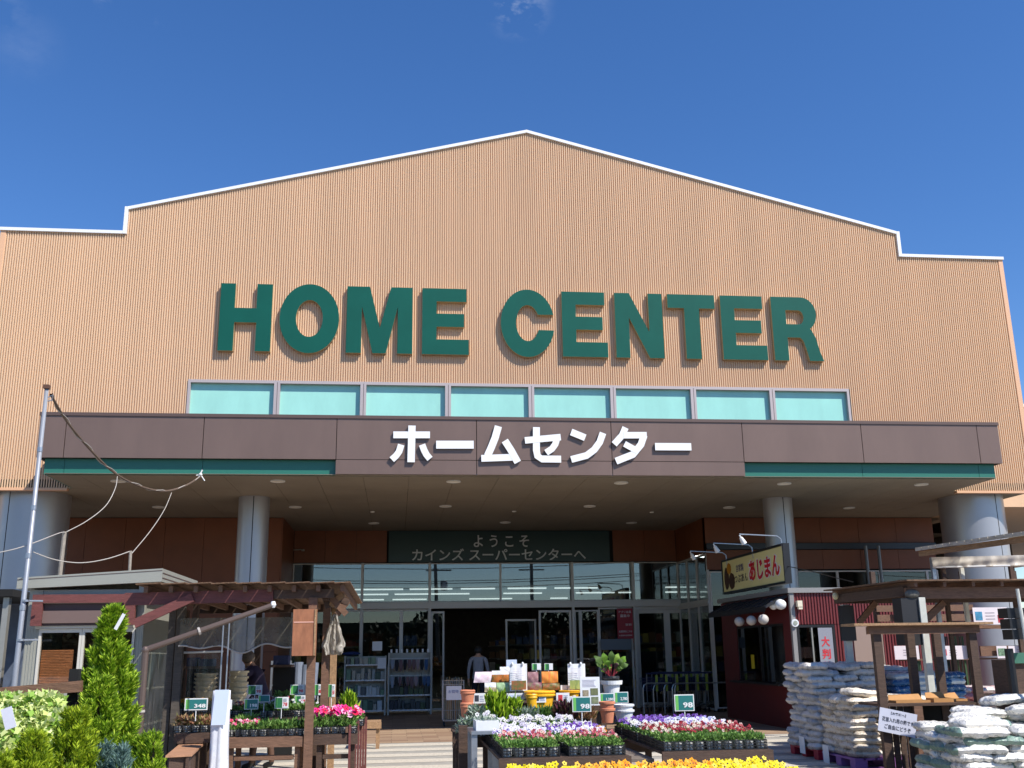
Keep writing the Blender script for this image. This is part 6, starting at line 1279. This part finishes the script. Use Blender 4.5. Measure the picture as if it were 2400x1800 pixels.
x = xat(2172, -8.35, 1.5); MB().box(x-.045, x+.045, -8.39, -8.31, 0, 2.24).build('post', WP, rp); xw0, xw1 = xat(2112, -8.32, 2), xat(2152, -8.32, 2); MB().box(xw0, xw1, -8.36, -8.1, zat(1512, -8.36, 4), 2.235).build('black_wrap', WRP, rp)
x = xat(1988, -6.25, 1.7); MB().box(x-.05, x+.05, -6.29, -6.19, 0, 2.24).build('post', WP, rp); x0, x1 = xat(1967, -6.32, 2), xat(2001, -6.32, 2); MB().box(x0, x1, -6.36, -6.3, zat(1502, -6.35, 4), 2.22).build('black_wrap', WRP, rp)
MB().beam(UY(2013, 1460, -6.4), UY(2052, 1412, -6.4), .05, .09).build('brace', WOOD, rp); MB().beam(UY(2170, 1452, -8.0), UY(2212, 1412, -8.0), .05, .09).build('brace', WOOD, rp)
c = UY(2138, 1392, RY-.05); m = MB(); m.ball(c, .11, .05, .06, 12, 8); o = m.build('grey_bundle', M('grey_cloth', rgb(110,108,100), .8, noise=.4, scale=20), at=c); tag(o, 'grey rolled cloth bundle tied at the corner of the right pergola', 'cloth bundle')
c = UY(1958, 1397, -6.35); m = MB(); m.ball(c, .05, .04, .06, 10, 8); o = m.build('lamp_globe', M('cream_globe', rgb(210,195,150), .5), at=c); tag(o, 'small cream globe at the rear left corner of the right pergola', 'lamp')
# plank racks hung with banners, behind the soil bags
pr_ = thing('plank_rack', 'wooden plank rack with notices between the red kiosk and the big column', 'rack', (6.3, -4.2, 0)); PYY = -4.2
def plank(pa, pb, ya, yb, Y, mt=WOOD): x0, x1 = xat(pa, Y, 2), xat(pb, Y, 2); MB().box(x0, x1, Y, Y+.04, zat(yb, Y, x0), zat(ya, Y, x0)).build('plank', mt, pr_)
plank(2058, 2285, 1419, 1434, PYY); plank(2058, 2285, 1441, 1457, PYY); plank(2225, 2400, 1466, 1475, PYY+.2); plank(2290, 2400, 1514, 1538, PYY+.2); plank(2100, 2400, 1545, 1549, PYY+.25)
for px_ in (2062, 2275, 2398): x = xat(px_, PYY+.1, 1.5); MB().box(x-.04, x+.04, PYY+.05, PYY+.13, 0, 2.9).build('post', WOODD, pr_)
def notice(x0_, y0_, x1_, y1_, Y, label, blocks):
    a = UY(x0_, y1_, Y); w = xat(x1_, Y, a.z)-a.x; h = zat(y0_, Y, a.x)-a.z; t = thing('notice_board', label, 'notice board', (a.x+w/2, Y, a.z), 'pinkish white notices on the plank rack'); MB().box(a.x, a.x+w, Y-.01, Y, a.z, a.z+h).build('board', M('pinkish_white', rgb(225,214,216), .6), t)
    for u, v, ww, hh_, mt in blocks: MB().box(a.x+w*u, a.x+w*(u+ww), Y-.014, Y-.011, a.z+h*v, a.z+h*(v+hh_)).build('picture', mt, t)
    m = MB()
    for k in range(3): m.box(a.x+w*.35, a.x+w*.62, Y-.014, Y-.011, a.z+h*(.3+.18*k), a.z+h*(.34+.18*k))
    m.build('small_print', M('print_grey', rgb(150,140,150), .6), t)
MBL = M('block_blue', rgb(70,140,175), .5, noise=.5, scale=12); MRD = M('block_red', rgb(190,60,70), .5, noise=.5, scale=12)
notice(2283, 1424, 2364, 1464, PYY-.02, 'long notice with a blue and a red square in front of the big column', ((.06, .25, .2, .5, MBL), (.7, .1, .17, .45, MRD))); notice(2204, 1514, 2268, 1546, PYY+.15, 'notice with a small dark picture between the stand posts', ((.05, .3, .2, .45, MRD),)); notice(2098, 1514, 2155, 1546, PYY+.15, 'notice with red print left of the white post', ((.6, .3, .25, .5, MRD),)); notice(2338, 1514, 2362, 1543, PYY+.15, 'small grey-patterned notice right of the plank', ((.1, .2, .7, .6, M('block_green', rgb(120,150,120), .6, noise=.8, scale=40)),)); notice(2366, 1514, 2420, 1543, PYY+.15, 'notice cut by the right edge', ((.5, .3, .3, .4, MRD),)); notice(2098, 1424, 2113, 1457, PYY-.05, 'narrow red and white notice beside the black wrap', ((.1, .05, .8, .4, MRD),))
GS = M('green_stake', (.02,.05,.03), .5, island=[(.01,.02,.015), (.05,.11,.04), (.02,.05,.03), (.09,.16,.08)])
m = MB(); k = 0
for px_ in list(range(2135, 2165, 5))+list(range(2208, 2278, 4)): x = xat(px_, -3.9, 1.2); m.tube([(x, -3.9+random.uniform(-.05, .1), .3), (x+random.uniform(-.04, .04), -3.9, 1.75)], .012, 5)
o = m.build('garden_stakes', GS, at=(6.3, -3.9, .3)); tag(o, 'dark green garden stakes standing behind the carton stand', 'garden stakes')
# far right shelter with vinyl
fs_ = thing('vinyl_shelter', 'shelter with a pale edged roof and cloudy vinyl valance in front of the big column', 'shelter', (6.2, -7, 0)); ZS = 3.08
A = UZ(2148, 1291, ZS); B = UZ(2440, 1248, ZS); dr = (B-A).normalized(); nn = Vector((-dr.y, dr.x, 0)); nn = nn if nn.x > 0 else -nn
m = MB()
for k in range(16):
    a = A.lerp(B, k/16); b = A.lerp(B, (k+.95)/16); m.add([(a.x,a.y,ZS),(b.x,b.y,ZS),(b.x+nn.x*.8,b.y+nn.y*.8,ZS+.1),(a.x+nn.x*.8,a.y+nn.y*.8,ZS+.1),(a.x,a.y,ZS+.035),(b.x,b.y,ZS+.035),(b.x+nn.x*.8,b.y+nn.y*.8,ZS+.135),(a.x+nn.x*.8,a.y+nn.y*.8,ZS+.135)], [(3,2,1,0),(4,5,6,7),(0,1,5,4),(1,2,6,5),(2,3,7,6),(3,0,4,7)])
m.build('roof_sheet', glass('clear_roof_sheet', .08, (.82,.80,.76), .2), fs_)
m = MB()
for k in range(16):
    a = A.lerp(B, k/16); b = A.lerp(B, (k+.93)/16); m.add([(a.x-.02,a.y,ZS-.005),(b.x-.02,b.y,ZS-.005),(b.x,b.y,ZS-.005),(a.x,a.y,ZS-.005),(a.x-.02,a.y,ZS+.05),(b.x-.02,b.y,ZS+.05),(b.x,b.y,ZS+.05),(a.x,a.y,ZS+.05)], [(3,2,1,0),(4,5,6,7),(0,1,5,4),(1,2,6,5),(2,3,7,6),(3,0,4,7)])
m.build('edge_boards', M('pale_board_edge', rgb(200,190,170), .7, noise=.3, scale=8), fs_)
MB().beam(A+nn*.06+Vector((0,0,-.05)), B+nn*.06+Vector((0,0,-.05)), .05, .08).build('beam', WOODL, fs_)
A1 = UY(2186, 1330, A.y+.05); B1 = UY(2440, 1330, A.y-.35); m = MB(); cloth(m, (A1.x, A1.y, 0), (B1.x, B1.y, 0), ZS-.10, A1.z, .03, 50, 14, 4, 11); m.build('vinyl_valance', M('cream_vinyl', rgb(232,222,205), .4, noise=.3, scale=5, transl=.3), fs_, smooth=True)
MB().tube([(A1.x, A1.y, A1.z), (B1.x, B1.y, A1.z)], .014, 6).build('rail', WHITE, fs_)
for px_, mt in ((2190, STEEL), (2213, WOODD), (2256, WP), (2372, WOODD)): x = xat(px_, A.y+.1, 2.6); MB().box(x-.03, x+.03, A.y+.06, A.y+.12, 0, ZS-.1).build('post', mt, fs_)
# black unit on a pale pole at the right edge
dv = thing('black_equipment', 'black ribbed equipment hanging on a pale pole at the right edge', 'equipment', (4.25, -10.5, 0)); e0, e1_ = UY(2360, 1425, -10.5), UY(2410, 1500, -10.5)
for k in range(3): z = e1_.z+(e0.z-e1_.z)*k/3; MB().box(e0.x+.01*(2-k)*1.2, e0.x+.26, -10.5, -10.3, z+.008, z+(e0.z-e1_.z)/3).build('case', BLACKP, dv)
c = UY(2384, 1380, -10.56); MB().tube([(c.x+.04, c.y, 0), (c.x+.02, c.y, 1.6), (c.x, c.y, c.z)], .020, 8).build('pole', WP, dv)
x = xat(2376, -10.4, 1.2); MB().box(x-.045, x+.03, -10.42, -10.36, 0, 1.55).build('black_post', BLACKP, dv)
o = MB().box(x+.05, x+.6, -10.3, -9.9, 0, 1.42).build('brown_cabinet', WOODD, at=(x+.3, -10.1, 0)); tag(o, 'dark brown cabinet behind the black post at the right edge', 'cabinet'); o = MB().box(x+.04, x+.5, -10.34, -10.31, 1.38, 1.5).build('green_cloth', M('green_cloth', rgb(60,110,90), .7), at=(x+.3, -10.3, 1.4)); tag(o, 'green cloth edge above the brown cabinet', 'cloth')
pts = [UY(1845, 1327, KY), UY(1900, 1338, -3), UY(1950, 1352, -5), UY(2000, 1364, -6.1)]; cable(pts, .008, 'thin dark wire from the kiosk sign to the right pergola roof', BLACKP, None)
# ================================================================== PEOPLE
def person(label, J, mats, zone, loc, headc, hr, hairmat, hdir, arms):
    """J: joints {name: (pos, radius)}; bones: list; body skinned as one surface"""
    t = thing('person', label, 'person', loc); names = list(J); V = [J[k][0] for k in names]; idx = {k: i for i, k in enumerate(names)}
    E = [(idx[a], idx[b]) for a, b in arms]; me = bpy.data.meshes.new('body'); me.from_pydata([tuple(Vector(v)-Vector(loc)) for v in V], E, []); o = bpy.data.objects.new('body', me); COL.objects.link(o)
    sk = o.modifiers.new('s', 'SKIN'); 
    for i, k in enumerate(names):
        r = J[k][1]; r = r if isinstance(r, tuple) else (r, r); me.skin_vertices[0].data[i].radius = r
    me.skin_vertices[0].data[idx['pelvis']].use_root = True
    o.modifiers.new('b', 'SUBSURF').levels = 2; o.modifiers['b'].render_levels = 2
    dg = bpy.context.evaluated_depsgraph_get(); m2 = bpy.data.meshes.new_from_object(o.evaluated_get(dg)); bpy.data.objects.remove(o); o = bpy.data.objects.new('body', m2); COL.objects.link(o); o.parent = t
    m2.materials.clear()
    for q in mats: m2.materials.append(q)
    L0 = Vector(loc)
    for p in m2.polygons: p.use_smooth = True; p.material_index = zone(p.center+L0)
    h = MB(); c = Vector(headc); hd = Vector(hdir).normalized(); vs = []; n, mm = 16, 12
    for j in range(mm+1):
        for i in range(n):
            a = 6.283*i/n; b = math.pi*j/mm; d = Vector((math.sin(b)*math.cos(a), math.sin(b)*math.sin(a), math.cos(b))); f = 1.06-.35*max(0, d.dot(hd)-.35)-.4*max(0, -d.z-.25); vs.append(c+Vector((0,0,.015))+Vector((d.x*hr*.98, d.y*hr*1.02, d.z*hr*1.15))*f)
    h.add(vs, [(j*n+i, j*n+(i+1)%n, (j+1)*n+(i+1)%n, (j+1)*n+i) for j in range(mm) for i in range(n)]); h.build('hair', hairmat, t, smooth=True)
    return t
SK = M('skin', rgb(200, 150, 120), .55); 
def limbs(px_, py_, z, fwd, right, pose):
    """standard standing skeleton; returns joints and bones"""
    F_, R2_ = Vector(fwd), Vector(right); B_ = Vector((px_, py_, 0)); J = {}
    def P(a, b, c): return tuple(B_+F_*a+R2_*b+Vector((0, 0, c)))
    J['pelvis'] = (P(0, 0, .95), (.15, .12)); J['waist'] = (P(pose['lean']*.25, 0, 1.10), (.135, .11)); J['chest'] = (P(pose['lean']*.6, 0, 1.30), (.16, .12)); J['collar'] = (P(pose['lean']*.85, 0, 1.44), (.11, .09)); J['neck'] = (P(pose['lean']*1.0, 0, 1.51), .052); J['skull'] = (P(pose['lean']*1.18, 0, 1.61), (.078, .09)); J['crown'] = (P(pose['lean']*1.2, 0, 1.68), (.07, .08)); J['nose'] = (P(pose['lean']*1.18+.105, 0, 1.595), .014)
    bones = [('pelvis','waist'),('waist','chest'),('chest','collar'),('collar','neck'),('neck','skull'),('skull','crown'),('skull','nose')]
    for s, n in ((-1, 'l'), (1, 'r')):
        a = pose['arm_'+n]; J['sh'+n] = (P(pose['lean']*.8, .19*s, 1.41), .062); J['el'+n] = (P(pose['lean']*.8+a[0], .25*s, 1.41-a[1]), .045); J['wr'+n] = (P(pose['lean']*.8+a[2], .24*s, 1.41-a[3]), .030); w = Vector(J['wr'+n][0]); d = (w-Vector(J['el'+n][0])).normalized(); J['pa'+n] = (tuple(w+d*.06), (.036, .02)); bones += [('collar','sh'+n),('sh'+n,'el'+n),('el'+n,'wr'+n),('wr'+n,'pa'+n)]
        for f, (o_, l_) in enumerate(((-.024, .065), (-.008, .075), (.008, .07), (.024, .055))): J[f'f{f}{n}'] = (tuple(w+d*(.09)+F_*o_), .010); J[f'g{f}{n}'] = (tuple(w+d*(.09+l_)+F_*o_*1.2+R2_*(-.015*s)), .008); bones += [('pa'+n, f'f{f}{n}'), (f'f{f}{n}', f'g{f}{n}')]
        J['th'+n] = (tuple(w+d*.05+F_*.05), .011); bones.append(('wr'+n, 'th'+n))
        st_ = pose['leg_'+n]; J['hp'+n] = (P(0, .09*s, .88), .095); J['kn'+n] = (P(st_*.5+.02, .10*s, .50), .062); J['an'+n] = (P(st_, .10*s, .09), .042); J['to'+n] = (P(st_+.15, .11*s, .03), (.045, .03)); bones += [('pelvis','hp'+n),('hp'+n,'kn'+n),('kn'+n,'an'+n),('an'+n,'to'+n)]
    return J, bones
# man walking into the shop
mx_ = xat(1121, 5.2, 1.3); J, bn_ = limbs(mx_, 5.2, 0, (0, 1, 0), (1, 0, 0), dict(lean=.02, arm_l=(.02, .27, .1, .52), arm_r=(-.02, .27, .02, .54), leg_l=.18, leg_r=-.15))
GSH = M('grey_shirt', rgb(150, 150, 155), .8, noise=.1, scale=10); NAV = M('dark_trousers', rgb(32, 34, 44), .8); SHO = M('shoes', (.02,.02,.02), .5)
person('person in a grey shirt and dark trousers walking away through the automatic door', J, [GSH, NAV, SK, SHO], lambda c: 2 if c.z > 1.475 or (c.z < .93 and abs(c.x-mx_) > .215) else 0 if c.z > .93 else 1 if c.z > .10 else 3, (mx_, 5.2, 0), J['skull'][0], .098, M('black_hair', (.012,.011,.010), .6), (0, 1, -.1), bn_)
lx = xat(622, -6.1, 1.); J, bn_ = limbs(lx, -6.1, 0, (-.92, .39, 0), (.39, .92, 0), dict(lean=.27, arm_l=(.10, .26, .26, .42), arm_r=(.05, .27, .22, .46), leg_l=.12, leg_r=-.1))
for k in J: p_ = J[k][0]; J[k] = ((p_[0], p_[1], p_[2]*.955), J[k][1])
person('person in a dark purple top with greying hair, stooping inside the left pergola', J, [M('purple_top', rgb(48, 36, 58), .85, noise=.2, scale=8), M('brown_trousers', rgb(88, 62, 48), .8), SK, SHO], lambda c: 2 if c.z > 1.45 or (c.z < 1.02 and (lx-c.x) > .3) else 0 if c.z > .90 else 1 if c.z > .1 else 3, (lx, -6.1, 0), J['skull'][0], .100, M('grey_brown_hair', rgb(112, 96, 80), .7, noise=.4, scale=60), (-.92, .3, -.2), bn_)
# ================================================================== ACROSS THE ROAD (seen mirrored in the shop glass)
UPM = M('concrete_pole', rgb(120,118,112), .8)
for i, px_ in enumerate((1028, 1247)):
    Yv = 15.4+60; x = xat(px_, Yv, 6); t = thing('utility_pole', ['left', 'right'][i]+' concrete utility pole across the road, mirrored in the entrance glass', 'utility pole', (x, -60, 0), 'utility poles across the road'); MB().tube([(x, -60, 0), (x-.4*(i == 0), -60, 12)], [.2, .14], 10).build('shaft', UPM, t)
    for z in (9.0, 10.2): MB().box(x-1.2, x+1.2, -60.1, -59.95, z, z+.12).build('crossarm', UPM, t)
    if i == 0: MB().lathe((x+.5, -60, 7.2), [(.3, 0), (.34, .1), (.34, .8), (.2, .9)], 14).build('transformer', STEEL, t)
for k, z in enumerate((8.6, 9.0, 9.2, 10.3)):
    m = MB(); m.tube([(-90+180*i/24, -60+.3*k, z-1.2*math.sin(math.pi*((i*3/24) % 1))) for i in range(25)], .03, 4, caps=False); o = m.build('overhead_wire', BLACKP, at=(0, -60, z)); tag(o, ['lowest', 'second', 'third', 'highest'][k]+' overhead wire between the utility poles across the road', 'wire', 'overhead wires across the road')
N = 30000; X_ = RNG.uniform(-130, 130, N); hh = 5.4+1.2*np.sin(X_*.11)+.8*np.sin(X_*.31+1)+.6*np.sin(X_*.9); P = np.stack([X_, -95+RNG.uniform(-3, 3, N), RNG.uniform(0, 1, N)*hh], 1); m = MB(); m.leaves(P, RNG.normal(size=(N, 3)), .8, .5)
m.add([(-130,-98,0),(130,-98,0),(130,-98,5.4),(-130,-98,5.4)], [(0,1,2,3)]); struct(m.build('treeline', foliage('far_leaf', [(.03,.05,.02), (.05,.07,.03), (.02,.035,.015), (.04,.06,.03)], 0)), 'stuff')
